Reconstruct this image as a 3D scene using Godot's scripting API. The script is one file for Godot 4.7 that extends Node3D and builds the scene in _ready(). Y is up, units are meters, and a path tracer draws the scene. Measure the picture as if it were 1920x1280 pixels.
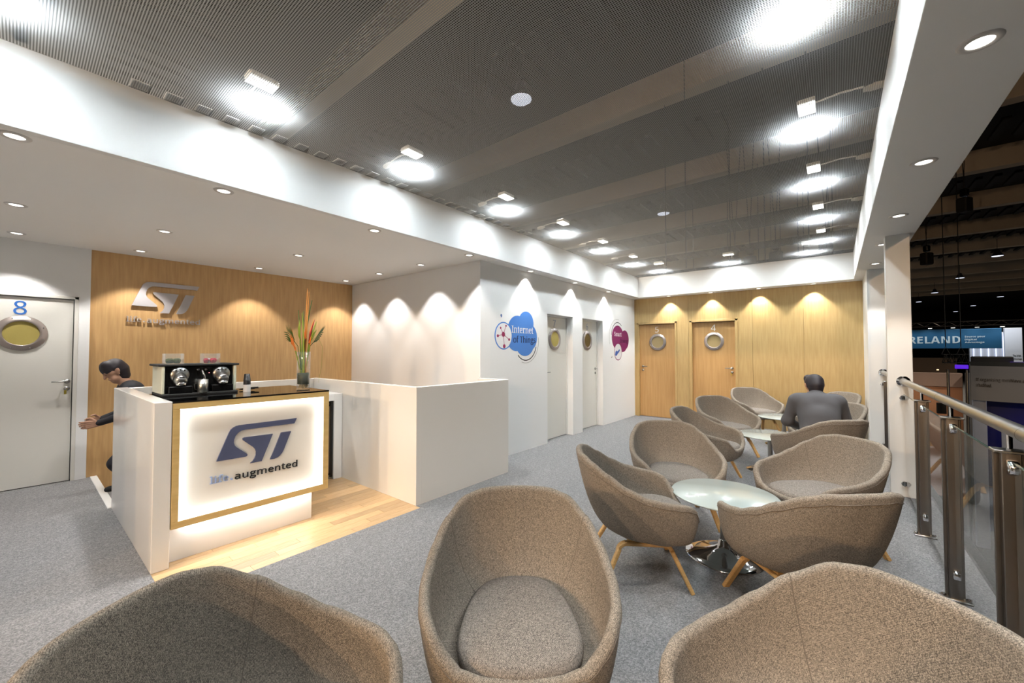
extends Node3D
# An upper-deck lounge and reception on a trade-fair stand: alcove with logo wall on the left, meeting-room doors,
# lounge chairs, a railing on the right and the dark exhibition hall beyond.

const SOFFIT := 2.725      # underside of the lowered ceiling
const MESH_Y := 3.188      # stretched mesh ceiling
const WALL_L := -3.68      # wall with doors 6 and 7
const BULK_L := -3.47      # inner face of the left bulkhead
const BULK_R := 0.265      # inner face of the right beam
const BEAM_R := 0.663      # outer face of the right beam
const WALL_B := -9.15      # timber wall with doors 4 and 5
const BULK_B := -8.88
const LOGO_X := -6.95      # timber wall with the logo
const SIDE_Z := -3.87      # side wall of the alcove
const FRONT_Z := 1.0       # front of the room, behind the viewer
const DECK_Z := 3.2        # front edge of the deck

var M := {}
var taken := {}
var rng := RandomNumberGenerator.new()


func _ready() -> void:
	rng.seed = 7
	camera_and_air()
	materials()
	structure()
	hall()
	doors()
	ceiling_lamps()
	neighbour_spots()
	reception()
	wall_graphics()
	lounge()
	railing()
	people()


func camera_and_air() -> void:
	var cam := Camera3D.new()
	cam.name = "camera"
	cam.keep_aspect = Camera3D.KEEP_HEIGHT
	cam.fov = rad_to_deg(2.0 * atan(640.0 / 748.0))
	cam.near = 0.05
	cam.far = 300.0
	add_child(cam)
	cam.position = Vector3(0, 1.5, 0)
	cam.rotation_degrees = Vector3(1.43, 39.0, 0)
	cam.current = true
	var env := Environment.new()
	env.background_mode = Environment.BG_COLOR
	env.background_color = Color.BLACK
	env.tonemap_mode = Environment.TONE_MAPPER_LINEAR
	env.tonemap_exposure = 1.34
	env.sdfgi_enabled = true
	env.ssao_enabled = true
	env.ssil_enabled = true
	var we := WorldEnvironment.new()
	we.name = "air"
	we.environment = env
	add_child(we)


# ---------------------------------------------------------------- helpers: naming
func numbered(called: String) -> String:
	if not taken.has(called):
		taken[called] = 0
		return called
	taken[called] += 1
	return "%s_%03d" % [called, taken[called]]


func tag(o: Node, label: String, category: String, group := "", kind := "") -> void:
	o.set_meta("label", label)
	if category:
		o.set_meta("category", category)
	if group:
		o.set_meta("group", group)
	if kind:
		o.set_meta("kind", kind)


func thing(called: String, label: String, category: String, at := Vector3.ZERO, turn := 0.0, group := "") -> Node3D:
	var o := Node3D.new()
	o.name = numbered(called)
	add_child(o)
	o.position = at
	o.rotation.y = turn
	tag(o, label, category, group)
	return o


func obj(called: String, st: SurfaceTool, m: Material, parent: Node = self, at := Vector3.ZERO) -> MeshInstance3D:
	st.generate_normals()
	return mesh_obj(called, st.commit(), m, parent, at)


func mesh_obj(called: String, mesh: Mesh, m: Material, parent: Node = self, at := Vector3.ZERO) -> MeshInstance3D:
	var o := MeshInstance3D.new()
	o.name = numbered(called) if parent == self else called
	o.mesh = mesh
	o.material_override = m
	parent.add_child(o, true)
	o.position = at
	return o


func struct(called: String, label: String, st: SurfaceTool, m: Material) -> MeshInstance3D:
	var o := obj(called, st, m)
	o.set_meta("kind", "structure")
	o.set_meta("label", label)
	return o


func copy(o: Node3D, label: String, at: Vector3, turn: float) -> Node3D:
	var c: Node3D = o.duplicate()
	var base: String = o.name
	var re := RegEx.create_from_string("_\\d{3}$")
	c.name = numbered(re.sub(base, ""))
	add_child(c)
	c.position = at
	c.rotation.y = turn
	c.set_meta("label", label)
	return c


# ---------------------------------------------------------------- helpers: shapes
func mb(smooth := false) -> SurfaceTool:
	var st := SurfaceTool.new()
	st.begin(Mesh.PRIMITIVE_TRIANGLES)
	st.set_smooth_group(0 if smooth else -1)
	return st


func tri(st: SurfaceTool, a: Vector3, b: Vector3, c: Vector3) -> void:
	st.add_vertex(a)
	st.add_vertex(c)
	st.add_vertex(b)


func quad(st: SurfaceTool, a: Vector3, b: Vector3, c: Vector3, d: Vector3) -> void:
	tri(st, a, b, c)
	tri(st, a, c, d)


func face_out(st: SurfaceTool, p: Array, c: Vector3) -> void:
	var n: Vector3 = (p[1] - p[0]).cross(p[2] - p[0])
	var mid := Vector3.ZERO
	for q in p:
		mid += q / p.size()
	if n.dot(mid - c) < 0.0:
		p.reverse()
	for i in range(1, p.size() - 1):
		tri(st, p[0], p[i], p[i + 1])


# a box with chamfered edges; t turns and places it
func box(st: SurfaceTool, c: Vector3, s: Vector3, b := 0.0, t := Transform3D.IDENTITY) -> void:
	var h := s / 2.0
	b = minf(b, minf(h.x, minf(h.y, h.z)) * 0.95)
	var o := t * c
	if b <= 0.0:
		for ax in 3:
			for sg in [-1.0, 1.0]:
				var p := []
				for k in [[-1, -1], [1, -1], [1, 1], [-1, 1]]:
					var v := Vector3.ZERO
					v[ax] = sg * h[ax]
					v[(ax + 1) % 3] = k[0] * h[(ax + 1) % 3]
					v[(ax + 2) % 3] = k[1] * h[(ax + 2) % 3]
					p.append(t * (c + v))
				face_out(st, p, o)
		return
	for ax in 3:
		var u := (ax + 1) % 3
		var w := (ax + 2) % 3
		for sg in [-1.0, 1.0]:
			var p := []
			for k in [[-1, -1], [1, -1], [1, 1], [-1, 1]]:
				var v := Vector3.ZERO
				v[ax] = sg * h[ax]
				v[u] = k[0] * (h[u] - b)
				v[w] = k[1] * (h[w] - b)
				p.append(t * (c + v))
			face_out(st, p, o)
		# the four edges that run along this axis
		for su in [-1.0, 1.0]:
			for sw in [-1.0, 1.0]:
				var p := []
				for k in [[-1, 0], [1, 0], [1, 1], [-1, 1]]:
					var v := Vector3.ZERO
					v[ax] = k[0] * (h[ax] - b)
					v[u] = su * (h[u] - (b if k[1] else 0.0))
					v[w] = sw * (h[w] - (0.0 if k[1] else b))
					p.append(t * (c + v))
				face_out(st, p, o)
	for sx in [-1.0, 1.0]:
		for sy in [-1.0, 1.0]:
			for sz in [-1.0, 1.0]:
				var p := []
				for ax in 3:
					var v := Vector3(sx * (h.x - b), sy * (h.y - b), sz * (h.z - b))
					v[ax] = [sx, sy, sz][ax] * h[ax]
					p.append(t * (c + v))
				face_out(st, p, o)


# a box given by its two corners
func span(st: SurfaceTool, lo: Vector3, hi: Vector3, b := 0.0) -> void:
	box(st, (lo + hi) / 2.0, (hi - lo).abs(), b)


func tube(st: SurfaceTool, path: Array, r, segs := 8, closed := false) -> void:
	var n := path.size()
	var rings := []
	var side := Vector3.ZERO
	for i in n:
		var t: Vector3
		if closed:
			t = path[(i + 1) % n] - path[(i - 1 + n) % n]
		else:
			t = path[mini(i + 1, n - 1)] - path[maxi(i - 1, 0)]
		t = t.normalized()
		if i == 0:
			side = t.cross(Vector3.UP if absf(t.y) < 0.9 else Vector3.RIGHT).normalized()
		else:
			side = (side - t * side.dot(t)).normalized()
		var up := side.cross(t).normalized()
		var rad: float = r[i] if r is Array else r
		var ring := []
		for k in segs:
			var a := TAU * k / segs
			ring.append(path[i] + (side * cos(a) + up * sin(a)) * rad)
		rings.append(ring)
	st.set_smooth_group(0)
	for i in (n if closed else n - 1):
		var j := (i + 1) % n
		for k in segs:
			var l := (k + 1) % segs
			quad(st, rings[i][k], rings[j][k], rings[j][l], rings[i][l])
	if not closed:
		st.set_smooth_group(-1)
		for i in [0, n - 1]:
			var p: Array = rings[i].duplicate()
			face_out(st, p, path[1] if i == 0 else path[n - 2])


# a rectangular bar bent along a path; side is the direction of its width w, t its thickness
func bar(st: SurfaceTool, path: Array, side: Vector3, w: float, t: float) -> void:
	var n := path.size()
	var rings := []
	for i in n:
		var a: Vector3 = (path[i] - path[maxi(i - 1, 0)]).normalized() if i > 0 else (path[1] - path[0]).normalized()
		var b: Vector3 = (path[mini(i + 1, n - 1)] - path[i]).normalized() if i < n - 1 else a
		var tan := (a + b).normalized()
		var nor := tan.cross(side).normalized()
		var sd := nor.cross(tan).normalized()
		var m := t / maxf(0.5, tan.dot(a))
		var c := minf(w, t) * 0.22
		var ring := []
		for k in [[-1, -1, 1, 0], [-1, -1, 0, 1], [1, -1, 0, 1], [1, -1, 1, 0], [1, 1, 1, 0], [1, 1, 0, 1], [-1, 1, 0, 1], [-1, 1, 1, 0]]:
			ring.append(path[i] + sd * k[0] * (w / 2 - c * k[3]) + nor * k[1] * (m / 2 - c * k[2]))
		rings.append(ring)
	for i in n - 1:
		var mid: Vector3 = (path[i] + path[i + 1]) / 2
		for k in 8:
			face_out(st, [rings[i][k], rings[i][(k + 1) % 8], rings[i + 1][(k + 1) % 8], rings[i + 1][k]], mid)
	face_out(st, rings[0].duplicate(), path[1])
	face_out(st, rings[n - 1].duplicate(), path[n - 2])


# a profile of (radius, height) turned about y
func lathe(st: SurfaceTool, prof: Array, segs := 24, at := Transform3D.IDENTITY, smooth := true) -> void:
	st.set_smooth_group(0 if smooth else -1)
	for i in prof.size() - 1:
		for j in segs:
			var p := []
			for k in [[i, j], [i, j + 1], [i + 1, j + 1], [i + 1, j]]:
				var a: float = TAU * (k[1] % segs) / segs
				var q: Vector2 = prof[k[0]]
				p.append(at * Vector3(q.x * cos(a), q.y, -q.x * sin(a)))
			if prof[i].x < 1e-6:
				tri(st, p[0], p[2], p[3])
			elif prof[i + 1].x < 1e-6:
				tri(st, p[0], p[1], p[2])
			else:
				quad(st, p[0], p[1], p[2], p[3])
	st.set_smooth_group(-1)


# a flat outline of any shape given thickness along +z
func prism(st: SurfaceTool, poly: PackedVector2Array, depth: float, at := Transform3D.IDENTITY) -> void:
	var area := 0.0
	for i in poly.size():
		var q := poly[(i + 1) % poly.size()]
		area += poly[i].x * q.y - q.x * poly[i].y
	if area < 0:
		poly.reverse()
	var idx := Geometry2D.triangulate_polygon(poly)
	for i in range(0, idx.size(), 3):
		var a := poly[idx[i]]
		var b := poly[idx[i + 1]]
		var c := poly[idx[i + 2]]
		if (b - a).cross(c - a) < 0:
			var s := b
			b = c
			c = s
		tri(st, at * Vector3(a.x, a.y, depth), at * Vector3(b.x, b.y, depth), at * Vector3(c.x, c.y, depth))
		tri(st, at * Vector3(a.x, a.y, 0), at * Vector3(c.x, c.y, 0), at * Vector3(b.x, b.y, 0))
	for i in poly.size():
		var a := poly[i]
		var b := poly[(i + 1) % poly.size()]
		quad(st, at * Vector3(a.x, a.y, 0), at * Vector3(b.x, b.y, 0), at * Vector3(b.x, b.y, depth), at * Vector3(a.x, a.y, depth))


func disc(c: Vector2, rx: float, ry: float, n := 40, a0 := 0.0, a1 := TAU) -> PackedVector2Array:
	var p := PackedVector2Array()
	for i in n:
		var a := a0 + (a1 - a0) * i / n
		p.append(c + Vector2(cos(a) * rx, sin(a) * ry))
	return p


func text(called: String, words: String, family: String, height: float, width: float, depth: float, m: Material, parent: Node, t: Transform3D, weight := 400) -> MeshInstance3D:
	var f := SystemFont.new()
	f.font_names = PackedStringArray([family])
	f.font_weight = weight
	var tm := TextMesh.new()
	tm.font = f
	tm.text = words
	tm.font_size = 64
	tm.pixel_size = 0.01
	tm.curve_step = 2.0
	tm.depth = 0.1
	tm.horizontal_alignment = HORIZONTAL_ALIGNMENT_LEFT
	tm.vertical_alignment = VERTICAL_ALIGNMENT_BOTTOM
	var bb := tm.get_aabb()
	var sy := height / bb.size.y
	var sx := width / bb.size.x if width > 0 else sy
	var o := MeshInstance3D.new()
	o.name = called
	o.mesh = tm
	o.material_override = m
	parent.add_child(o, true)
	o.transform = t * Transform3D(Basis.from_scale(Vector3(sx, sy, depth / 0.1)), Vector3(-bb.position.x * sx, -bb.position.y * sy, depth / 2.0))
	return o


# turns local +z towards +x: for things fixed to walls that look along +x
func on_x(x: float, y: float, z: float) -> Transform3D:
	return Transform3D(Basis(Vector3.UP, PI / 2), Vector3(x, y, z))


# ---------------------------------------------------------------- materials
func mat(c: Color, rough := 0.6, metal := 0.0) -> StandardMaterial3D:
	var m := StandardMaterial3D.new()
	m.albedo_color = c
	m.roughness = rough
	m.metallic = metal
	return m


func glow(c: Color, energy: float) -> StandardMaterial3D:
	var m := mat(Color(0.9, 0.9, 0.9), 0.5)
	m.emission_enabled = true
	m.emission = c
	m.emission_energy_multiplier = energy
	return m


func noise(sd: int, freq: float, a: Color, b: Color, octaves := 4, kind := FastNoiseLite.TYPE_SIMPLEX_SMOOTH, size := 512) -> NoiseTexture2D:
	var n := FastNoiseLite.new()
	n.seed = sd
	n.noise_type = kind
	n.frequency = freq
	n.fractal_octaves = octaves
	var g := Gradient.new()
	g.set_color(0, a)
	g.set_color(1, b)
	var t := NoiseTexture2D.new()
	t.width = size
	t.height = size
	t.seamless = true
	t.noise = n
	t.color_ramp = g
	return t


func wood(sd: int, a: Color, b: Color, scale: Vector3, rough := 0.45, world := true) -> StandardMaterial3D:
	var m := mat(Color.WHITE, rough)
	m.albedo_texture = noise(sd, 0.022, a, b, 5)
	m.uv1_triplanar = true
	m.uv1_world_triplanar = world
	m.uv1_scale = scale
	m.uv1_triplanar_sharpness = 8.0
	return m


# a woven melange cloth: short light and dark fibres in a fine slanting weave
func weave(sd: int, dark: Color, light: Color) -> Image:
	var r := RandomNumberGenerator.new()
	r.seed = sd
	var n := 256
	var im := Image.create(n, n, false, Image.FORMAT_RGB8)
	var yarn := []
	for i in 128 * 128:
		yarn.append(r.randf())
	for y in n:
		for x in n:
			var cx := x / 2
			var cy := y / 2
			var over := (cx + cy) % 4 < 2
			var v: float = 0.85 * yarn[cx + cy * 128] + 0.15 * yarn[((cx + cy) / 3) % 128 + (cy / 3) * 128]
			v = 0.78 * v + 0.22 * (0.8 if over else 0.2)
			im.set_pixel(x, y, dark.lerp(light, clampf((v - 0.5) * 1.5 + 0.5, 0, 1)))
	return im


# loop pile: tufts a few millimetres wide, each a little lighter or darker
func pile(sd: int, dark: Color, light: Color) -> Image:
	var r := RandomNumberGenerator.new()
	r.seed = sd
	var n := 512
	var tuft := []
	for i in 128 * 128:
		tuft.append(r.randf())
	var im := Image.create(n, n, false, Image.FORMAT_RGB8)
	for y in n:
		for x in n:
			var cx := (x / 4) % 128
			var cy := ((y + (2 if cx % 2 else 0)) / 4) % 128
			var v: float = 0.55 * tuft[cx + cy * 128] + 0.25 * tuft[(cx / 2) + (cy / 2) * 128] + 0.2 * r.randf()
			im.set_pixel(x, y, dark.lerp(light, clampf((v - 0.5) * 1.3 + 0.5, 0, 1)))
	return im


func cloth(im: Image, scale: float, rough := 0.95, relief := 0.1, world := false) -> StandardMaterial3D:
	var m := mat(Color.WHITE, rough)
	var t := ImageTexture.create_from_image(im)
	m.albedo_texture = t
	m.uv1_triplanar = true
	m.uv1_world_triplanar = world
	m.uv1_scale = Vector3.ONE * scale
	m.heightmap_enabled = relief > 0.0
	m.heightmap_texture = t
	m.heightmap_scale = relief
	m.metallic_specular = 0.25
	return m


func glass(c: Color, alpha: float) -> StandardMaterial3D:
	var m := mat(c, 0.02)
	m.albedo_color.a = alpha
	m.transparency = BaseMaterial3D.TRANSPARENCY_ALPHA
	return m


func materials() -> void:
	M.wall = mat(Color(0.91, 0.91, 0.905), 0.55)
	M.ceil = mat(Color(0.945, 0.94, 0.93), 0.7)
	M.gloss = mat(Color(0.90, 0.89, 0.87), 0.12)
	M.doorwhite = mat(Color(0.86, 0.85, 0.82), 0.35)
	M.maple = wood(3, Color(0.74, 0.585, 0.385), Color(0.82, 0.67, 0.465), Vector3(2.2, 0.16, 2.2), 0.4)
	M.maple_b = wood(5, Color(0.68, 0.56, 0.36), Color(0.74, 0.63, 0.43), Vector3(2.2, 0.16, 2.2), 0.4)
	M.maple_door = wood(9, Color(0.68, 0.52, 0.32), Color(0.75, 0.595, 0.39), Vector3(1.6, 0.1, 1.6), 0.4)
	M.maple_box = wood(12, Color(0.78, 0.66, 0.42), Color(0.86, 0.75, 0.51), Vector3(1.6, 1.6, 0.2), 0.35)
	M.oak = wood(21, Color(0.74, 0.57, 0.34), Color(0.85, 0.69, 0.46), Vector3(6, 6, 2), 0.45, false)
	M.planks = []
	for i in 4:
		var k := 0.94 + 0.05 * i
		M.planks.append(wood(31 + i, Color(0.70 * k, 0.57 * k, 0.41 * k), Color(0.79 * k, 0.66 * k, 0.50 * k), Vector3(5, 5, 0.6), 0.35))
	M.carpet = cloth(pile(41, Color(0.385, 0.385, 0.39), Color(0.595, 0.59, 0.59)), 1.5, 1.0, 0.0, true)
	var fab := weave(51, Color(0.28, 0.265, 0.245), Color(0.70, 0.65, 0.59))
	M.fabric = cloth(fab, 4.5, 0.95, 0.06)
	M.fabric_b = cloth(weave(52, Color(0.25, 0.24, 0.23), Color(0.68, 0.64, 0.60)), 4.5, 0.95, 0.06)
	M.thread = mat(Color(0.42, 0.385, 0.35), 0.9)
	M.chrome = mat(Color(0.86, 0.86, 0.87), 0.06, 1.0)
	M.steel = mat(Color(0.62, 0.62, 0.61), 0.28, 1.0)
	M.post_steel = mat(Color(0.48, 0.46, 0.44), 0.3, 1.0)
	M.dark_steel = mat(Color(0.45, 0.42, 0.40), 0.35, 1.0)
	M.frost = mat(Color(0.66, 0.70, 0.69), 0.22)
	M.frost.clearcoat_enabled = true
	M.frost.clearcoat = 0.6
	M.frost.clearcoat_roughness = 0.05
	M.pane = glass(Color(0.9, 0.95, 0.93), 0.06)
	M.glass_edge = mat(Color(0.30, 0.38, 0.36), 0.2)
	M.frame_white = mat(Color(0.88, 0.88, 0.87), 0.3)
	M.black = mat(Color(0.02, 0.02, 0.022), 0.25)
	M.black_matte = mat(Color(0.03, 0.03, 0.03), 0.7)
	M.black_glass = mat(Color(0.015, 0.015, 0.015), 0.05)
	M.strand = mat(Color(0.50, 0.505, 0.505), 0.8)
	M.strand.backlight_enabled = true
	M.strand.backlight = Color(0.6, 0.6, 0.6)
	M.downlight = glow(Color(1.0, 0.97, 0.92), 3.0)
	M.flood = glow(Color(1.0, 1.0, 0.97), 6.0)
	M.beige_beam = mat(Color(0.78, 0.72, 0.64), 0.8)
	M.deck = mat(Color(0.10, 0.09, 0.08), 0.8)
	M.logo_metal = mat(Color(0.74, 0.72, 0.72), 0.4, 0.25)
	M.logo_blue = mat(Color(0.36, 0.385, 0.50), 0.25, 0.3)
	M.letter_black = mat(Color(0.05, 0.05, 0.06), 0.4)
	M.letter_blue = mat(Color(0.60, 0.68, 0.84), 0.4)
	M.number_blue = mat(Color(0.20, 0.42, 0.72), 0.4)
	M.ring = mat(Color(0.66, 0.62, 0.60), 0.4, 0.7)
	M.number_grey = mat(Color(0.62, 0.66, 0.74), 0.35)
	M.number_white = mat(Color(0.93, 0.92, 0.90), 0.35)


# ---------------------------------------------------------------- the deck: floors, walls, ceilings
func structure() -> void:
	var st := mb()
	for r in [[-3.12, 0.80, -9.3, DECK_Z], [-7.1, -3.12, -0.585, DECK_Z], [-3.9, -3.12, -9.3, -2.455]]:
		span(st, Vector3(r[0], -0.25, r[2]), Vector3(r[1], 0.0, r[3]))
	struct("floor", "grey loop pile carpet covering the lounge floor", st, M.carpet)
	# parquet in front of and behind the reception counter, plank by plank
	st = mb()
	span(st, Vector3(-5.42, -0.25, -2.455), Vector3(-3.12, -0.012, -0.585))
	var base := struct("floor_parquet", "pale timber strip floor round the reception counter", st, M.black_matte)
	var w := 0.0885
	var x := -5.42
	var row := 0
	while x < -3.13:
		var z := -0.585 + fmod(row * 0.37, 0.8)
		var ends := [-0.585]
		var e := -0.585 - (0.25 + fmod(row * 0.43, 0.62))
		while e > -2.35:
			ends.append(e)
			e -= 0.75
		ends.append(-2.455)
		for i in ends.size() - 1:
			st = mb()
			box(st, Vector3.ZERO, Vector3(w - 0.0012, 0.014, ends[i] - ends[i + 1] - 0.0012), 0.0012)
			obj("plank", st, M.planks[(row * 7 + i * 3 + (row * i) % 5) % 4], base, Vector3(x + w / 2, -0.007, (ends[i] + ends[i + 1]) / 2))
		x += w
		row += 1
	# stairs that go down behind the reception, along the logo wall
	st = mb()
	for i in 9:
		var y := -0.20 - 0.18 * i
		span(st, Vector3(-6.95, y - 0.2, -0.62 - 0.28 * (i + 1)), Vector3(-5.42, y, -0.62 - 0.28 * i))
	struct("stairs", "grey carpeted steps descending behind the reception wall", st, M.carpet)
	st = mb()
	span(st, Vector3(-6.95, -0.2, -0.62), Vector3(-5.42, 0.006, -0.56), 0.004)
	struct("trim_1", "white nosing strip at the head of the stairs", st, M.frame_white)
	# walls
	st = mb()
	var d7 := [-5.47, -6.29]
	var d6 := [-6.644, -7.485]
	for r in [[SIDE_Z - 0.2, d7[0]], [d7[1], d6[0]], [d6[1], WALL_B - 0.2]]:
		span(st, Vector3(WALL_L - 0.2, 0, r[1]), Vector3(WALL_L, SOFFIT, r[0]))
	for r in [d7, d6]:
		span(st, Vector3(WALL_L - 0.2, 2.123, r[1]), Vector3(WALL_L, SOFFIT, r[0]))
	struct("wall_left", "white wall holding the recessed white doors numbered seven and six", st, M.wall)
	st = mb()
	span(st, Vector3(LOGO_X - 0.2, -3.2, SIDE_Z - 0.2), Vector3(WALL_L - 0.2, SOFFIT, SIDE_Z))
	span(st, Vector3(WALL_L - 0.2, -3.2, SIDE_Z - 0.2), Vector3(WALL_L, SOFFIT, SIDE_Z))
	struct("wall_alcove", "glossy white side wall of the reception alcove under a row of downlights", st, mat(Color(0.92, 0.915, 0.91), 0.28))
	st = mb()
	span(st, Vector3(LOGO_X - 0.2, -3.2, SIDE_Z), Vector3(LOGO_X, SOFFIT, -0.525))
	struct("wall_logo", "honey coloured timber wall carrying the metal logo", st, M.maple)
	st = mb()
	for r in [[-0.40, -0.525], [FRONT_Z, 0.44]]:
		span(st, Vector3(LOGO_X - 0.2, -0.25, r[1]), Vector3(LOGO_X + 0.03, SOFFIT, r[0]))
	span(st, Vector3(LOGO_X - 0.2, 2.11, -0.40), Vector3(LOGO_X + 0.03, SOFFIT, 0.44))
	struct("wall_door", "white wall round the door numbered eight", st, M.wall)
	st = mb()
	span(st, Vector3(-7.2, -0.25, FRONT_Z), Vector3(BULK_L, MESH_Y, FRONT_Z + 0.15))
	span(st, Vector3(BULK_L, SOFFIT, FRONT_Z), Vector3(BULK_R, MESH_Y, FRONT_Z + 0.06))
	struct("wall_front", "white front wall with a wide opening, behind the viewer", st, M.wall)
	# timber end wall, panel by panel
	st = mb()
	for r in [[-3.88, -3.585], [-2.749, -2.414], [-1.565, 0.70]]:
		span(st, Vector3(r[0], 0, WALL_B - 0.2), Vector3(r[1], SOFFIT, WALL_B - 0.018))
	for r in [[-3.585, -2.749], [-2.414, -1.565]]:
		span(st, Vector3(r[0], 2.135, WALL_B - 0.2), Vector3(r[1], SOFFIT, WALL_B - 0.018))
	var back := struct("wall_back", "pale timber panelled end wall with two timber doors", st, M.maple_door)
	for p in [[[-3.68, -3.620, 0.0, SOFFIT], [-3.620, -2.477, 2.17, SOFFIT], [-2.715, -2.477, 0.0, 2.17]], [[-2.473, -1.27, 2.17, SOFFIT], [-2.473, -2.448, 0.0, 2.17], [-1.53, -1.27, 0.0, 2.17]], [[-1.266, -0.45, 0.0, SOFFIT]], [[-0.446, 0.385, 0.0, SOFFIT]]]:
		st = mb()
		for r in p:
			span(st, Vector3(r[0], r[2], WALL_B - 0.018), Vector3(r[1], r[3], WALL_B))
		obj("panel", st, M.maple_b, back)
	# low walls round the reception and the stairwell
	st = mb()
	span(st, Vector3(-5.42, 0, -0.68), Vector3(-3.60, 1.149, -0.584), 0.003)
	struct("wall_reception", "glossy white low wall closing the left end of the counter", st, M.gloss)
	st = mb()
	span(st, Vector3(-5.42, -0.3, -2.455), Vector3(-5.35, 1.145, -0.68), 0.003)
	struct("wall_reception_back", "white low wall behind the reception counter", st, M.gloss)
	st = mb()
	span(st, Vector3(-5.42, -0.3, -2.525), Vector3(-3.19, 1.149, -2.455), 0.003)
	span(st, Vector3(-3.26, -0.3, SIDE_Z), Vector3(-3.19, 1.149, -2.52), 0.003)
	span(st, Vector3(WALL_L, -0.3, SIDE_Z - 0.02), Vector3(-3.25, 1.149, SIDE_Z + 0.05), 0.003)
	struct("wall_parapet", "glossy white cornered parapet beside the reception opening", st, M.gloss)
	# lowered ceiling and bulkheads
	st = mb()
	span(st, Vector3(-7.2, SOFFIT, SIDE_Z - 0.2), Vector3(BULK_L - 0.06, SOFFIT + 0.1, FRONT_Z))
	span(st, Vector3(WALL_L - 0.2, SOFFIT, WALL_B - 0.2), Vector3(BULK_L - 0.06, SOFFIT + 0.1, SIDE_Z - 0.2))
	span(st, Vector3(BULK_L - 0.06, SOFFIT, WALL_B - 0.2), Vector3(BULK_R, SOFFIT + 0.1, BULK_B - 0.06))
	struct("ceiling", "lowered off white ceiling of the alcove and soffits", st, M.ceil)
	st = mb()
	span(st, Vector3(BULK_L - 0.06, SOFFIT, BULK_B - 0.06), Vector3(BULK_L, MESH_Y, FRONT_Z), 0.002)
	struct("trim_2", "long white bulkhead above the reception side", st, M.wall)
	st = mb()
	span(st, Vector3(BULK_L, SOFFIT, BULK_B - 0.06), Vector3(BULK_R, MESH_Y, BULK_B), 0.002)
	struct("trim_3", "white bulkhead above the timber end wall", st, M.wall)
	st = mb()
	span(st, Vector3(BULK_R, SOFFIT, WALL_B - 0.2), Vector3(BEAM_R, MESH_Y, FRONT_Z), 0.002)
	struct("trim_4", "broad white beam running above the railing", st, M.wall)
	st = mb()
	span(st, Vector3(0.43, 0, -5.92), Vector3(0.618, SOFFIT, -5.78), 0.003)
	struct("pillar", "slim white pillar standing in the line of the railing", st, M.frame_white)
	st = mb()
	span(st, Vector3(0.385, 0, -9.3), Vector3(0.66, SOFFIT, -8.0), 0.003)
	struct("wall_right", "white wall return beside the timber end wall", st, M.frame_white)
	# stretched mesh ceiling: real strands with gaps, both ways
	st = mb()
	var pitch := 0.0115
	var z0 := BULK_B
	while z0 < FRONT_Z:
		quad(st, Vector3(BULK_L, MESH_Y - 0.004, z0), Vector3(BULK_R, MESH_Y - 0.004, z0), Vector3(BULK_R, MESH_Y - 0.004, z0 + 0.0052), Vector3(BULK_L, MESH_Y - 0.004, z0 + 0.0052))
		z0 += pitch
	var x0 := BULK_L
	while x0 < BULK_R:
		quad(st, Vector3(x0, MESH_Y - 0.003, BULK_B), Vector3(x0 + 0.0036, MESH_Y - 0.003, BULK_B), Vector3(x0 + 0.0036, MESH_Y - 0.003, FRONT_Z), Vector3(x0, MESH_Y - 0.003, FRONT_Z))
		x0 += pitch
	var net := struct("ceiling_mesh", "grey see-through mesh stretched as a ceiling over the lounge", st, M.strand)
	st = mb()
	box(st, Vector3.ZERO, Vector3(0.10, 0.004, 0.085))
	st.generate_normals()
	var tab := st.commit()
	for i in 26:
		mesh_obj("fixing_tab", tab, M.frame_white, net, Vector3(BULK_L + 0.055, MESH_Y + 0.006, -0.45 - 0.165 * i))


# ---------------------------------------------------------------- doors
func porthole(parent: Node, t: Transform3D, pane: Material, n := 8) -> void:
	var st := mb()
	var lay := Transform3D(Basis(Vector3.RIGHT, PI / 2), Vector3.ZERO)   # the turned profile's axis becomes +z
	lathe(st, [Vector2(0.135, 0.0), Vector2(0.188, 0.0), Vector2(0.192, 0.006), Vector2(0.190, 0.012), Vector2(0.150, 0.020), Vector2(0.138, 0.026), Vector2(0.133, 0.020), Vector2(0.130, 0.004)], 40, t * lay)
	var ring := obj("porthole_ring", st, M.ring, parent)
	for i in n:
		var a := TAU * (i + 0.5) / n
		st = mb()
		lathe(st, [Vector2(0.007, 0), Vector2(0.006, 0.004), Vector2(0.0, 0.006)], 8, t * lay * Transform3D(Basis.IDENTITY, Vector3(cos(a) * 0.170, 0.015, sin(a) * 0.170)))
		obj("bolt", st, M.chrome, ring)
	st = mb()
	lathe(st, [Vector2(0.0, 0.0), Vector2(0.132, 0.0), Vector2(0.132, 0.008), Vector2(0.0, 0.008)], 40, t * lay, false)
	obj("porthole_glass", st, pane, parent)


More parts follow.
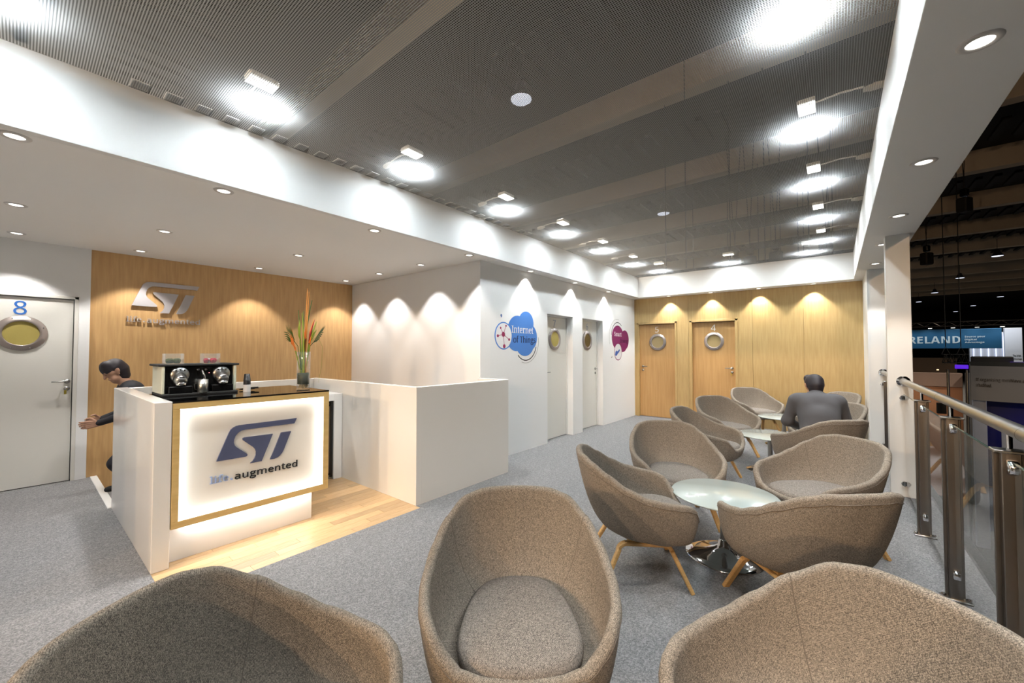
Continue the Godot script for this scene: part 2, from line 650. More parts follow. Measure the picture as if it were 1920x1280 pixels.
# lever pointing to dir (+1: towards local +x) with a lock rosette below
func lever(parent: Node, t: Transform3D, dir: float, key: bool) -> void:
	var lay := Transform3D(Basis(Vector3.RIGHT, PI / 2), Vector3.ZERO)
	var st := mb()
	lathe(st, [Vector2(0, 0), Vector2(0.026, 0), Vector2(0.026, 0.007), Vector2(0.0, 0.009)], 20, t * lay)
	tube(st, [t * Vector3(0, 0, 0.005), t * Vector3(0, 0, 0.045), t * Vector3(dir * 0.012, 0, 0.052), t * Vector3(dir * 0.12, 0, 0.052)], 0.0085, 10)
	obj("door_handle", st, M.steel, parent)
	st = mb()
	lathe(st, [Vector2(0, 0), Vector2(0.025, 0), Vector2(0.025, 0.007), Vector2(0.0, 0.009)], 20, t * Transform3D(Basis.IDENTITY, Vector3(0, -0.085, 0)) * lay)
	var lock := obj("lock_rosette", st, M.steel, parent)
	if key:
		st = mb()
		box(st, Vector3(0, -0.085, 0.018), Vector3(0.006, 0.012, 0.025), 0, t)
		box(st, Vector3(-0.012, -0.125, 0.032), Vector3(0.020, 0.045, 0.004), 0.001, t)
		obj("key", st, mat(Color(0.75, 0.68, 0.30), 0.3, 0.9), lock)


func doors() -> void:
	var olive := mat(Color(0.70, 0.64, 0.38), 0.12)
	var tan_pane := mat(Color(0.62, 0.54, 0.38), 0.06)
	# doors 7 and 6, white, recessed in the left wall
	for d in [["7", -5.47, -6.29, -1.0, olive], ["6", -6.644, -7.485, 1.0, mat(Color(0.36, 0.29, 0.17), 0.06)]]:
		var zc: float = (d[1] + d[2]) / 2
		var o := Node3D.new()
		o.name = "door_" + d[0]
		add_child(o)
		o.position = Vector3(WALL_L - 0.13, 0, zc)
		o.rotation.y = PI / 2
		tag(o, "white door numbered %s with a steel porthole, recessed in the white wall" % {"7": "seven", "6": "six"}[d[0]], "door", "", "structure")
		var w: float = absf(d[2] - d[1])
		var st := mb()
		span(st, Vector3(-w / 2 + 0.025, 0.008, -0.04), Vector3(w / 2 - 0.025, 2.095, 0.0), 0.002)
		obj("door_leaf", st, M.doorwhite, o)
		st = mb()
		for s in [-1.0, 1.0]:
			box(st, Vector3(s * (w / 2 - 0.012), 1.06, -0.01), Vector3(0.022, 2.12, 0.06), 0.002)
		box(st, Vector3(0, 2.11, -0.01), Vector3(w, 0.024, 0.06), 0.002)
		obj("door_frame", st, M.frame_white, o)
		porthole(o, Transform3D(Basis.IDENTITY, Vector3(0, 1.715, 0)), d[4])
		lever(o, Transform3D(Basis.IDENTITY, Vector3(d[3] * (w / 2 - 0.085), 1.15, 0)), -d[3], false)
		text("door_number", d[0], "Droid Sans", 0.125, -1, 0.004, M.number_grey, o, Transform3D(Basis.IDENTITY, Vector3(-0.04, 1.925, 0)))
	# doors 5 and 4, timber, in the end wall
	for d in [["5", -3.585, -2.749, -1.0, tan_pane], ["4", -2.414, -1.565, 1.0, tan_pane]]:
		var xc: float = (d[1] + d[2]) / 2
		var w: float = absf(d[2] - d[1])
		var o := Node3D.new()
		o.name = "door_" + d[0]
		add_child(o)
		o.position = Vector3(xc, 0, WALL_B - 0.055)
		tag(o, "timber veneer door numbered %s with a steel porthole in the timber end wall" % {"5": "five", "4": "four"}[d[0]], "door", "", "structure")
		var st := mb()
		span(st, Vector3(-w / 2 + 0.012, 0.008, -0.04), Vector3(w / 2 - 0.012, 2.118, 0.0), 0.002)
		obj("door_leaf", st, M.maple_door, o)
		st = mb()
		for s in [-1.0, 1.0]:
			box(st, Vector3(s * (w / 2 + 0.012), 1.085, 0.032), Vector3(0.046, 2.17, 0.066), 0.003)
		box(st, Vector3(0, 2.15, 0.032), Vector3(w + 0.07, 0.046, 0.066), 0.003)
		obj("door_frame", st, M.maple_b, o)
		porthole(o, Transform3D(Basis.IDENTITY, Vector3(0.01, 1.715, 0)), d[4])
		lever(o, Transform3D(Basis.IDENTITY, Vector3(d[3] * (w / 2 - 0.08), 1.155, 0)), -d[3], d[0] == "4")
		text("door_number", d[0], "Droid Sans", 0.13, -1, 0.004, M.number_white, o, Transform3D(Basis.IDENTITY, Vector3(-0.045, 1.935, 0)))
	# door 8, white, left of the logo wall
	var o := Node3D.new()
	o.name = "door_8"
	add_child(o)
	o.position = Vector3(LOGO_X + 0.01, 0, 0.02)
	o.rotation.y = PI / 2
	tag(o, "white door numbered eight with a steel porthole, key in its lock", "door", "", "structure")
	var st := mb()
	span(st, Vector3(-0.415, 0.008, -0.05), Vector3(0.412, 2.10, 0.0), 0.002)
	obj("door_leaf", st, M.doorwhite, o)
	st = mb()
	for s in [-1.0, 1.0]:
		box(st, Vector3(s * 0.436, 1.07, 0.012), Vector3(0.034, 2.14, 0.03), 0.003)
	box(st, Vector3(0, 2.125, 0.012), Vector3(0.906, 0.034, 0.03), 0.003)
	obj("door_frame", st, M.doorwhite, o)
	porthole(o, Transform3D(Basis.IDENTITY, Vector3(0.03, 1.70, 0)), olive)
	lever(o, Transform3D(Basis.IDENTITY, Vector3(0.375, 1.155, 0)), -1.0, true)
	text("door_number", "8", "Droid Sans", 0.15, -1, 0.004, M.number_blue, o, Transform3D(Basis.IDENTITY, Vector3(-0.03, 1.905, 0)))


# ---------------------------------------------------------------- lamps of the deck
func downlight(at: Vector3, label: String, group: String, proto: Node3D) -> Node3D:
	if proto:
		return copy(proto, label, at, 0.0)
	var o := thing("ceiling_downlight", label, "downlight", at, 0.0, group)
	var st := mb()
	lathe(st, [Vector2(0.040, -0.001), Vector2(0.042, -0.006), Vector2(0.062, -0.005), Vector2(0.066, -0.001), Vector2(0.066, 0.0)], 28)
	obj("trim_ring", st, mat(Color(0.80, 0.79, 0.78), 0.35), o)
	st = mb()
	lathe(st, [Vector2(0.041, -0.002), Vector2(0.030, -0.0035), Vector2(0.0, -0.004)], 24)
	obj("lamp_lens", st, M.downlight, o)
	var l := SpotLight3D.new()
	l.name = "light"
	l.light_color = Color(1.0, 0.985, 0.97)
	l.light_energy = 1.55
	l.light_size = 0.035
	l.spot_angle = 45.0
	l.spot_angle_attenuation = 0.35
	l.spot_range = 20.0
	l.spot_attenuation = 2.0
	l.shadow_enabled = true
	l.rotation_degrees.x = -90
	l.position.y = -0.012
	o.add_child(l)
	return o


func ceiling_lamps() -> void:
	var proto: Node3D = null
	var rows := [
		["round downlight close to the timber logo wall", "downlights along the logo wall", [[-6.57, 0.04], [-6.57, -0.91], [-6.57, -2.2], [-6.57, -3.54]]],
		["round downlight in the middle of the alcove ceiling", "downlights over the reception", [[-5.3, 0.04], [-5.3, -0.91], [-5.3, -2.22]]],
		["round downlight in the ceiling edge beside the long bulkhead", "downlights beside the long bulkhead", [[-3.61, 0.04], [-3.61, -0.96], [-3.61, -2.245]]],
		["round downlight washing the white alcove side wall", "downlights on the alcove side wall", [[-5.57, -3.55], [-4.535, -3.55], [-3.60, -3.58]]],
		["round downlight in the narrow soffit along the white door wall", "downlights along the door wall", [[-3.585, -4.88], [-3.585, -6.22], [-3.585, -7.56]]],
		["round downlight in the soffit above the timber end wall", "downlights on the end wall", [[-2.846, -9.025], [-1.993, -9.025], [-1.137, -9.025], [-0.288, -9.025]]],
		["round downlight in the underside of the beam over the railing", "downlights in the railing beam", [[0.465, 0.25], [0.465, -1.07], [0.465, -2.37], [0.465, -3.66], [0.465, -4.97], [0.445, -6.2], [0.455, -7.49]]],
	]
	for r in rows:
		for p in r[2]:
			var d := downlight(Vector3(p[0], SOFFIT, p[1]), r[0], r[1], proto)
			d.set_meta("group", r[1])
			if proto == null:
				proto = d
	# flood lamps on arms above the mesh
	var flood: Node3D = null
	var sets := [
		["square flood lamp on an arm above the mesh, beside the long bulkhead", "flood lamps along the long bulkhead", 0.0, [[-3.05, 0.12], [-3.05, -1.02], [-3.05, -2.28], [-3.04, -3.64], [-3.02, -4.9], [-3.01, -6.15], [-3.03, -7.5]]],
		["square flood lamp on an arm above the mesh, beside the railing beam", "flood lamps along the railing beam", PI, [[-0.14, 0.15], [-0.14, -1.1], [-0.14, -2.42], [-0.14, -3.74], [-0.14, -5.03], [-0.14, -6.39], [-0.14, -7.7]]],
		["square flood lamp on an arm above the mesh, beside the end bulkhead", "flood lamps along the end bulkhead", -PI / 2, [[-2.86, -8.45], [-1.56, -8.5], [-0.33, -8.45]]],
	]
	for s in sets:
		for p in s[3]:
			var at := Vector3(p[0], MESH_Y + 0.15, p[1])
			if flood:
				var c := copy(flood, s[0], at, s[2])
				c.set_meta("group", s[1])
				continue
			flood = thing("flood_lamp", s[0], "lamp", at, s[2], s[1])
			var st := mb()
			box(st, Vector3(0, 0.030, 0), Vector3(0.115, 0.04, 0.185), 0.010)
			obj("lamp_housing", st, M.frame_white, flood)
			st = mb()
			box(st, Vector3(0, 0.007, 0), Vector3(0.105, 0.008, 0.175), 0.002)
			obj("lamp_glass", st, M.flood, flood)
			st = mb()
			tube(st, [Vector3(-0.05, 0.035, 0), Vector3(-0.20, 0.05, 0), Vector3(-0.33, 0.04, 0)], 0.007, 8)
			obj("lamp_arm", st, M.frame_white, flood)
			st = mb()
			lathe(st, [Vector2(0, -0.06), Vector2(0.016, -0.06), Vector2(0.026, 0.0), Vector2(0.022, 0.06), Vector2(0, 0.075)], 12, Transform3D(Basis(Vector3.BACK, PI / 2), Vector3(-0.385, 0.02, 0)))
			obj("arm_bracket", st, mat(Color(0.82, 0.80, 0.76), 0.4), flood)
			var l := SpotLight3D.new()
			l.name = "light"
			l.light_color = Color(0.94, 0.98, 1.0)
			l.light_energy = 4.8
			l.light_size = 0.07
			l.spot_angle = 80.0
			l.spot_angle_attenuation = 1.0
			l.spot_range = 30.0
			l.spot_attenuation = 2.0
			l.shadow_enabled = true
			l.rotation_degrees.x = -90
			l.position.y = -0.006
			flood.add_child(l)


# warm spotlights of the neighbouring stand, behind the viewer: they shine through the open front
func neighbour_spots() -> void:
	var proto: Node3D = null
	for x in [2.0, -0.3, -2.6]:
		var at := Vector3(x, 3.6, 8.0)
		var to := Vector3(-1.8, 0.9, -2.5)
		var turn := atan2(at.x - to.x, at.z - to.z)
		var label := "warm spotlight on the truss of the neighbouring stand"
		if proto:
			copy(proto, label, at, turn)
			continue
		proto = thing("stand_spotlight", label, "spotlight", at, turn, "spotlights of the neighbouring stand")
		var st := mb()
		lathe(st, [Vector2(0, -0.30), Vector2(0.08, -0.28), Vector2(0.10, -0.02), Vector2(0.105, 0.0), Vector2(0.095, 0.0), Vector2(0.09, -0.04)], 20, Transform3D(Basis(Vector3.RIGHT, -PI / 2 - 0.22), Vector3.ZERO))
		obj("lamp_housing", st, M.black_matte, proto)
		st = mb()
		lathe(st, [Vector2(0, -0.045), Vector2(0.09, -0.045), Vector2(0.09, -0.035), Vector2(0, -0.03)], 20, Transform3D(Basis(Vector3.RIGHT, -PI / 2 - 0.22), Vector3.ZERO))
		obj("lamp_lens", st, glow(Color(1.0, 0.82, 0.6), 6.0), proto)
		st = mb()
		tube(st, [Vector3(0, 0.05, 0.15), Vector3(0, 0.45, 0.15)], 0.015, 8)
		obj("yoke", st, M.black_matte, proto)
		var l := SpotLight3D.new()
		l.name = "light"
		l.light_color = Color(1.0, 0.84, 0.66)
		l.light_energy = 21.0
		l.light_size = 0.09
		l.spot_angle = 34.0
		l.spot_angle_attenuation = 0.6
		l.spot_range = 40.0
		l.spot_attenuation = 2.0
		l.shadow_enabled = true
		proto.add_child(l)
		l.position = Vector3(0, -0.005, -0.02)
		l.rotation.x = -0.22
	var tr := thing("stand_truss", "dark truss of the neighbouring stand carrying warm spotlights", "truss", Vector3(0, 4.05, 8.15))
	var st := mb()
	for y in [0.0, 0.3]:
		tube(st, [Vector3(-4, y, 0), Vector3(3.5, y, 0)], 0.025, 6)
	for i in 25:
		tube(st, [Vector3(-4 + i * 0.3, 0.3 * (i % 2), 0), Vector3(-3.7 + i * 0.3, 0.3 * ((i + 1) % 2), 0)], 0.014, 5)
	for x in [-4.0, 3.5]:
		tube(st, [Vector3(x, -7.25, 0), Vector3(x, 0.3, 0)], 0.05, 8)
	obj("truss_frame", st, M.dark_steel, tr)


# ---------------------------------------------------------------- the exhibition hall round the deck
func hall() -> void:
	var dark := mat(Color(0.10, 0.09, 0.085), 0.8)
	var st := mb()
	span(st, Vector3(-30, -3.4, -105), Vector3(45, -3.2, 15))
	struct("floor_hall", "dark exhibition hall floor below the deck", st, mat(Color(0.20, 0.195, 0.195), 0.7))
	st = mb()
	span(st, Vector3(-30, 8.75, -105), Vector3(45, 8.95, 15))
	struct("ceiling_hall", "dark deck of the exhibition hall roof", st, M.deck)
	st = mb()
	span(st, Vector3(-30, -3.2, -105), Vector3(45, 8.75, -104.8))
	span(st, Vector3(-30, -3.2, 14.8), Vector3(45, 8.75, 15))
	span(st, Vector3(-30.2, -3.2, -105), Vector3(-30, 8.75, 15))
	span(st, Vector3(45, -3.2, -105), Vector3(45.2, 8.75, 15))
	struct("wall_hall", "dark far walls of the exhibition hall", st, dark)
	# roof beams, dark ribbed trays between them
	st = mb()
	box(st, Vector3.ZERO, Vector3(75, 0.75, 0.42), 0.01)
	st.generate_normals()
	var beam := st.commit()
	st = mb()
	for i in 100:
		box(st, Vector3(-25 + 0.5 * i, 0, 0), Vector3(0.18, 0.10, 1.5))
	st.generate_normals()
	var ribs := st.commit()
	for i in 13:
		var z := 0.75 - 5.62 * i
		var o := mesh_obj("roof_beam", beam, M.beige_beam, self, Vector3(7.5, 8.375, z))
		tag(o, "beige hall roof beam crossing above the mesh ceiling", "beam", "hall roof beams")
		o.set_meta("kind", "structure")
		if i < 8:
			var r := mesh_obj("ribbed_tray", ribs, M.deck, self, Vector3(0, 8.3, z - 2.6))
			tag(r, "dark ribbed tray hung between two hall roof beams", "tray", "ribbed trays under the hall roof")
			r.set_meta("kind", "structure")
	# high bay lamps
	var bay: Node3D = null
	for p in [[-5.25, -6.8], [-5.25, -16.1], [7.36, -35.4], [7.36, -44.3], [7.35, -54.0], [7.3, -62.8], [13.0, -72.2], [13.0, -81.2], [13.0, -26.0], [7.36, -16.5], [19.5, -44.0], [-5.25, 2.0], [13.0, -62.0]]:
		var at := Vector3(p[0], 7.0, p[1])
		var over: bool = p[0] < 0.0
		var label := "round high bay lamp seen through the mesh ceiling" if over else "round high bay lamp hanging in the dark hall beyond the railing"
		var group := "high bay lamps above the mesh" if over else "high bay lamps beyond the railing"
		if bay:
			copy(bay, label, at, 0.0).set_meta("group", group)
			continue
		bay = thing("high_bay_lamp", label, "lamp", at, 0.0, group)
		st = mb()
		lathe(st, [Vector2(0.235, 0.0), Vector2(0.235, 0.03), Vector2(0.13, 0.22), Vector2(0.10, 0.36), Vector2(0.0, 0.36)], 24)
		obj("reflector", st, mat(Color(0.35, 0.35, 0.38), 0.3, 0.7), bay)
		st = mb()
		lathe(st, [Vector2(0.0, -0.01), Vector2(0.225, -0.005), Vector2(0.225, 0.01), Vector2(0.0, 0.01)], 24)
		obj("lamp_lens", st, glow(Color(0.90, 0.93, 1.0), 1.1), bay)
		st = mb()
		tube(st, [Vector3(0, 0.36, 0), Vector3(0, 0.99, 0)], 0.012, 6)
		obj("rod", st, M.black_matte, bay)
		var l := SpotLight3D.new()
		l.name = "light"
		l.light_color = Color(1.0, 0.95, 0.87)
		l.light_energy = 70.0
		l.light_size = 0.22
		l.spot_angle = 70.0
		l.spot_angle_attenuation = 0.8
		l.spot_range = 60.0
		l.spot_attenuation = 2.0
		l.shadow_enabled = true
		l.rotation_degrees.x = -90
		l.position.y = -0.03
		bay.add_child(l)
	# suspension cables between the roof and the hoists
	var cables := [[-2.6, -9.5, 3.4], [-1.9, -10.6, 3.4], [-1.2, -10.6, 3.4], [-0.4, -10.6, 3.4], [-2.0, -16.0, 3.6], [-1.4, -16.3, 3.6], [-3.0, -16.3, 3.6], [-4.2, -16.3, 3.6], [-3.4, -10.6, 3.4], [-0.9, -16.2, 3.6], [-0.1, -16.2, 3.6], [-2.2, -21.5, 3.6], [-1.0, -21.5, 3.6], [0.0, -21.5, 3.6]]
	for c in cables:
		st = mb()
		tube(st, [Vector3(c[0], c[2], c[1]), Vector3(c[0], 8.7, c[1])], 0.012, 5)
		var o := obj("steel_cable", st, M.black_matte)
		tag(o, "thin steel cable hanging from the hall roof above the mesh", "cable", "cables above the mesh")
	# chain hoists: above the mesh, and beyond the beam
	var hoist: Node3D = null
	for p in [[-2.35, 4.15, -13.8, 0], [-1.95, 4.15, -13.8, 0], [-1.3, 4.2, -13.8, 0], [-0.15, 4.4, -13.5, 0], [2.95, 5.7, -17.0, 1], [2.55, 4.75, -20.0, 1]]:
		var at := Vector3(p[0], p[1], p[2])
		var label: String = ["black chain hoist hanging above the mesh ceiling", "black chain hoist beyond the white beam, the higher of two" if p[1] > 5.0 else "black chain hoist beyond the white beam, the lower of two"][p[3]]
		var group: String = ["hoists above the mesh", "hoists beyond the beam"][p[3]]
		if hoist:
			var c := copy(hoist, label, at, 0.3 * p[0])
			c.set_meta("group", group)
			continue
		hoist = thing("chain_hoist", label, "hoist", at, 0.0, group)
		st = mb()
		box(st, Vector3(0, 0.0, 0), Vector3(0.30, 0.42, 0.24), 0.03)
		obj("hoist_bag", st, M.black_matte, hoist)
		st = mb()
		box(st, Vector3(0.01, 0.36, 0), Vector3(0.16, 0.22, 0.16), 0.03)
		obj("motor", st, M.black, hoist)
		st = mb()
		tube(st, [Vector3(0, 0.46, 0), Vector3(0, 0.70, 0)], 0.012, 6)
		tube(st, [Vector3(0, 0.70, 0), Vector3(-0.22, 4.2, 0)], 0.010, 5)
		tube(st, [Vector3(0, 0.70, 0), Vector3(0.22, 4.2, 0)], 0.010, 5)
		obj("chain", st, M.black_matte, hoist)
	# a short lattice truss hung on cables in front of the banner
	var lt := thing("hanging_lattice", "small dark lattice truss hanging on two cables before the teal banner", "truss", Vector3(0, 1.12, -20.0))
	st = mb()
	for q in [[0.0, 0.0], [0.28, 0.0], [0.0, 0.25], [0.28, 0.25]]:
		tube(st, [Vector3(2.86, q[0], q[1]), Vector3(3.42, q[0], q[1])], 0.02, 6)
	for i in 8:
		for zz in [0.0, 0.25]:
			tube(st, [Vector3(2.86 + 0.07 * i, 0.28 * (i % 2), zz), Vector3(2.93 + 0.07 * i, 0.28 * ((i + 1) % 2), zz)], 0.012, 5)
	obj("truss_frame", st, M.black, lt)
	for x in [2.93, 3.28]:
		st = mb()
		tube(st, [Vector3(x - 0.1, 0.28, 0.12), Vector3(x, 0.55, 0.12), Vector3(x + 0.1, 0.28, 0.12)], 0.012, 5)
		tube(st, [Vector3(x, 0.55, 0.12), Vector3(x, 7.2, 0.12)], 0.012, 5)
		obj("cable", st, M.black_matte, lt)
	# the banner stand far behind the railing
	var b := thing("banner", "teal hanging banner with white country lettering in the far hall", "banner", Vector3(0, 1.66, -32))
	st = mb()
	span(st, Vector3(0.9, 0, -0.06), Vector3(6.72, 1.05, 0), 0.01)
	obj("banner_panel", st, mat(Color(0.07, 0.33, 0.46), 0.7), b)
	var white := mat(Color(0.80, 0.82, 0.80), 0.6)
	text("lettering", "IRELAND", "Droid Sans", 0.39, 2.22, 0.01, white, b, Transform3D(Basis.IDENTITY, Vector3(3.05, 0.29, 0)), 700)
	for r in [["Source your", 0.58, 0.72], ["Digital", 0.43, 0.42], ["Advantage", 0.28, 0.69]]:
		text("lettering", r[0], "Droid Sans", 0.12, r[2], 0.01, white, b, Transform3D(Basis.IDENTITY, Vector3(5.43, r[1] - 0.02, 0)), 700)
	for i in 5:
		var lamp := thing("banner_spotlight", "small white spotlight on the truss above the teal banner", "spotlight", Vector3(3.2 + 0.85 * i, 2.80, -31.3), 0.0, "spotlights above the banner")
		st = mb()
		box(st, Vector3(0, 0, 0), Vector3(0.16, 0.08, 0.12), 0.015)
		obj("lamp_housing", st, M.black, lamp)
		st = mb()
		box(st, Vector3(0, -0.045, 0.0), Vector3(0.14, 0.012, 0.1), 0.002)
		obj("lamp_glass", st, glow(Color(1, 0.98, 0.95), 2.5), lamp)
		var l := SpotLight3D.new()
		l.name = "light"
		l.light_color = Color(0.85, 0.93, 1.0)
		l.light_energy = 0.55
		l.light_size = 0.06
		l.spot_angle = 60.0
		l.spot_range = 30.0
		l.spot_attenuation = 2.0
		l.shadow_enabled = true
		lamp.add_child(l)
		l.position = Vector3(0, -0.07, 0)
		l.rotation_degrees = Vector3(-50, 0, 0)
	# lighting truss
	var tr := thing("lighting_truss", "dark lattice truss above the teal banner", "truss", Vector3(0, 2.84, -31.0))
	st = mb()
	for y in [0.0, 0.22]:
		tube(st, [Vector3(-1, y, 0), Vector3(10, y, 0)], 0.02, 6)
	for i in 36:
		tube(st, [Vector3(-1 + i * 0.3, 0.22 * (i % 2), 0), Vector3(-0.7 + i * 0.3, 0.22 * ((i + 1) % 2), 0)], 0.011, 5)
	obj("truss_frame", st, M.dark_steel, tr)
	# white lit stand right of the banner
	var wst := thing("white_stand", "white lit exhibition stand partly behind the teal banner", "stand", Vector3(0, -3.2, -33.5))
	st = mb()
	span(st, Vector3(5.85, 0, -0.2), Vector3(7.3, 5.75, 0), 0.01)
	obj("stand_wall", st, mat(Color(0.85, 0.86, 0.88), 0.6), wst)
	st = mb()
	span(st, Vector3(7.02, 0, 0.3), Vector3(7.62, 5.95, 0.5), 0.01)
	obj("stand_tower", st, mat(Color(0.85, 0.85, 0.85), 0.6), wst)
	text("lettering", "The Irish", "Droid Sans", 0.12, 0.27, 0.01, M.letter_black, wst, Transform3D(Basis.IDENTITY, Vector3(7.28, 4.42, 0.5)))
	text("lettering", "Advantage", "Droid Sans", 0.12, 0.30, 0.01, M.letter_black, wst, Transform3D(Basis.IDENTITY, Vector3(7.28, 4.24, 0.5)))
	for i in 5:
		st = mb()
		box(st, Vector3(6.0 + 0.27 * i, 4.0, 0.02), Vector3(0.025, 3.4, 0.04))
		obj("led_strip_light", st, glow(Color(0.8, 0.85, 1.0), 1.2), wst)
	var wl := AreaLight3D.new()
	wl.name = "stand_light"
	wl.area_size = Vector2(3.0, 0.2)
	wl.light_color = Color(0.92, 0.95, 1.0)
	wl.light_energy = 3.0
	wl.area_range = 30.0
	wl.shadow_enabled = true
	wst.add_child(wl)
	wl.position = Vector3(6.6, 6.4, 1.6)
	wl.rotation_degrees = Vector3(-55, 0, 0)
	# grey curved fascia with lettering, blue lit booth under it
	var g := thing("booth_fascia", "grey curved booth fascia with dark lettering about mmWave", "booth", Vector3(0, -3.2, -14.0))
	st = mb(true)
	var grey := mat(Color(0.46, 0.46, 0.47), 0.6)
	var cols := []
	for i in 25:
		var a := -0.62 + 1.24 * i / 24.0
		cols.append(Vector3(4.24 + 2.4 * sin(a) * 1.25, 0, -1.9 + 2.0 * cos(a)))
	for i in 24:
		quad(st, cols[i] + Vector3(0, 3.55, 0), cols[i + 1] + Vector3(0, 3.55, 0), cols[i + 1] + Vector3(0, 4.36, 0), cols[i] + Vector3(0, 4.36, 0))
		quad(st, cols[i] + Vector3(0, 3.55, -0.08), cols[i] + Vector3(0, 4.36, -0.08), cols[i + 1] + Vector3(0, 4.36, -0.08), cols[i + 1] + Vector3(0, 3.55, -0.08))
	obj("fascia_panel", st, grey, g)
	st = mb()
	for i in 24:
		var ca: Vector3 = cols[i]
		var cb: Vector3 = cols[i + 1]
		face_out(st, [ca + Vector3(0, 4.36, 0), cb + Vector3(0, 4.36, 0), cb + Vector3(0, 4.46, -0.08), ca + Vector3(0, 4.46, -0.08)], (ca + cb) / 2 + Vector3(0, 4.3, -0.3))
	obj("fascia_cap", st, M.black_matte, g)
	text("lettering", "If organising mmWave as", "Droid Sans", 0.10, 0.74, 0.006, M.letter_black, g, Transform3D(Basis(Vector3.UP, -0.325), Vector3(2.575, 3.985, -0.222)))
	text("lettering", "a backhaul.", "Droid Sans", 0.08, 0.24, 0.006, M.letter_black, g, Transform3D(Basis(Vector3.UP, -0.38), Vector3(2.575, 3.875, -0.225)))
	st = mb()
	span(st, Vector3(2.61, 4.36, -0.9), Vector3(3.24, 4.58, -0.6), 0.02)
	obj("roof_box", st, M.black_matte, g)
	var violet := glow(Color(0.42, 0.16, 1.0), 0.5)
	violet.albedo_color = Color(0.2, 0.12, 0.35)
	st = mb()
	span(st, Vector3(2.32, 4.27, -0.75), Vector3(2.545, 4.37, -0.70), 0.01)
	obj("led_strip_light", st, violet, g)
	st = mb()
	span(st, Vector3(3.16, 4.39, -0.58), Vector3(4.6, 4.455, -0.5), 0.01)
	obj("led_strip_light", st, violet, g)
	# inside the booth: dark back wall, blue wash, white panel
	st = mb()
	span(st, Vector3(2.9, 0, -2.2), Vector3(6.5, 3.7, -2.1))
	obj("back_panel", st, mat(Color(0.10, 0.12, 0.30), 0.6), g)
	st = mb()
	span(st, Vector3(2.58, 0, -0.7), Vector3(2.80, 3.6, -0.6), 0.01)
	span(st, Vector3(2.98, 1.0, -0.45), Vector3(4.6, 2.95, -0.40), 0.01)
	obj("white_panel", st, mat(Color(0.62, 0.66, 0.74), 0.5), g)
	for x in [2.50, 2.18]:
		st = mb()
		tube(st, [Vector3(x, 0, -0.6), Vector3(x, 4.25, -0.6)], 0.026, 10)
		obj("steel_post", st, M.steel, g)
	var bl := SpotLight3D.new()
	bl.name = "booth_light"
	bl.light_color = Color(0.25, 0.30, 1.0)
	bl.light_energy = 1.0
	bl.light_size = 0.1
	bl.spot_angle = 60.0
	bl.spot_range = 20.0
	bl.spot_attenuation = 2.0
	bl.shadow_enabled = true
	g.add_child(bl)
	bl.position = Vector3(3.9, 3.6, -0.9)
	bl.rotation_degrees = Vector3(-65, 0, 0)
	st = mb()
	lathe(st, [Vector2(0, 3.62), Vector2(0.08, 3.62), Vector2(0.08, 3.72), Vector2(0, 3.72)], 12, Transform3D(Basis.IDENTITY, Vector3(3.9, 0, -0.9)))
	obj("lamp_glass", st, glow(Color(0.25, 0.3, 1.0), 1.0), g)
	var fl := SpotLight3D.new()
	fl.name = "fascia_light"
	fl.light_color = Color(1.0, 0.98, 0.95)
	fl.light_energy = 1.9
	fl.light_size = 0.1
	fl.spot_angle = 50.0
	fl.spot_range = 20.0
	fl.spot_attenuation = 2.0
	fl.shadow_enabled = true
	g.add_child(fl)
	fl.position = Vector3(4.0, 5.6, 2.6)
	fl.rotation_degrees = Vector3(-32, 0, 0)
	st = mb()
	lathe(st, [Vector2(0, 5.68), Vector2(0.09, 5.66), Vector2(0.09, 5.85), Vector2(0, 5.87)], 12, Transform3D(Basis.IDENTITY, Vector3(4.0, 0, 2.62)))
	obj("lamp_glass", st, glow(Color(1, 0.98, 0.95), 1.0), g)
	# warm beige booth
	var w := thing("beige_booth", "beige booth walls lit warm orange behind the railing", "booth", Vector3(0, -3.2, -19.0))
	st = mb()
	span(st, Vector3(1.6, 0, -0.15), Vector3(3.15, 3.55, 0), 0.01)
	obj("booth_wall", st, mat(Color(0.64, 0.46, 0.34), 0.7), w)
	st = mb()
	span(st, Vector3(1.6, 3.55, -0.2), Vector3(3.15, 4.0, 0.04), 0.01)
	obj("booth_header", st, mat(Color(0.52, 0.44, 0.40), 0.7), w)
	st = mb()
	span(st, Vector3(3.2, 0, 0.0), Vector3(3.45, 4.02, 0.2), 0.01)
	obj("booth_end_panel", st, mat(Color(0.35, 0.35, 0.36), 0.6), w)
	st = mb()
	span(st, Vector3(0.2, 3.2, -6.2), Vector3(4.0, 4.42, -6.0), 0.01)
	obj("brown_wall", st, mat(Color(0.36, 0.29, 0.23), 0.8), w)
	st = mb()
	span(st, Vector3(2.11, 3.03, 3.3), Vector3(2.29, 3.32, 3.4), 0.01)
	obj("screen_back", st, M.black_matte, w)
	var ol := SpotLight3D.new()
	ol.name = "booth_light"
	ol.light_color = Color(1.0, 0.85, 0.7)
	ol.light_energy = 0.5
	ol.light_size = 0.1
	ol.spot_angle = 60.0
	ol.spot_range = 20.0
	ol.spot_attenuation = 2.0
	ol.shadow_enabled = true
	w.add_child(ol)
	ol.position = Vector3(2.4, 4.1, 1.5)
	ol.rotation_degrees = Vector3(-45, 0, 0)
	st = mb()
	lathe(st, [Vector2(0, 4.13), Vector2(0.025, 4.13), Vector2(0.025, 4.16), Vector2(0, 4.165)], 12, Transform3D(Basis.IDENTITY, Vector3(2.4, 0, 1.52)))
	obj("lamp_glass", st, glow(Color(1, 0.8, 0.6), 1.0), w)


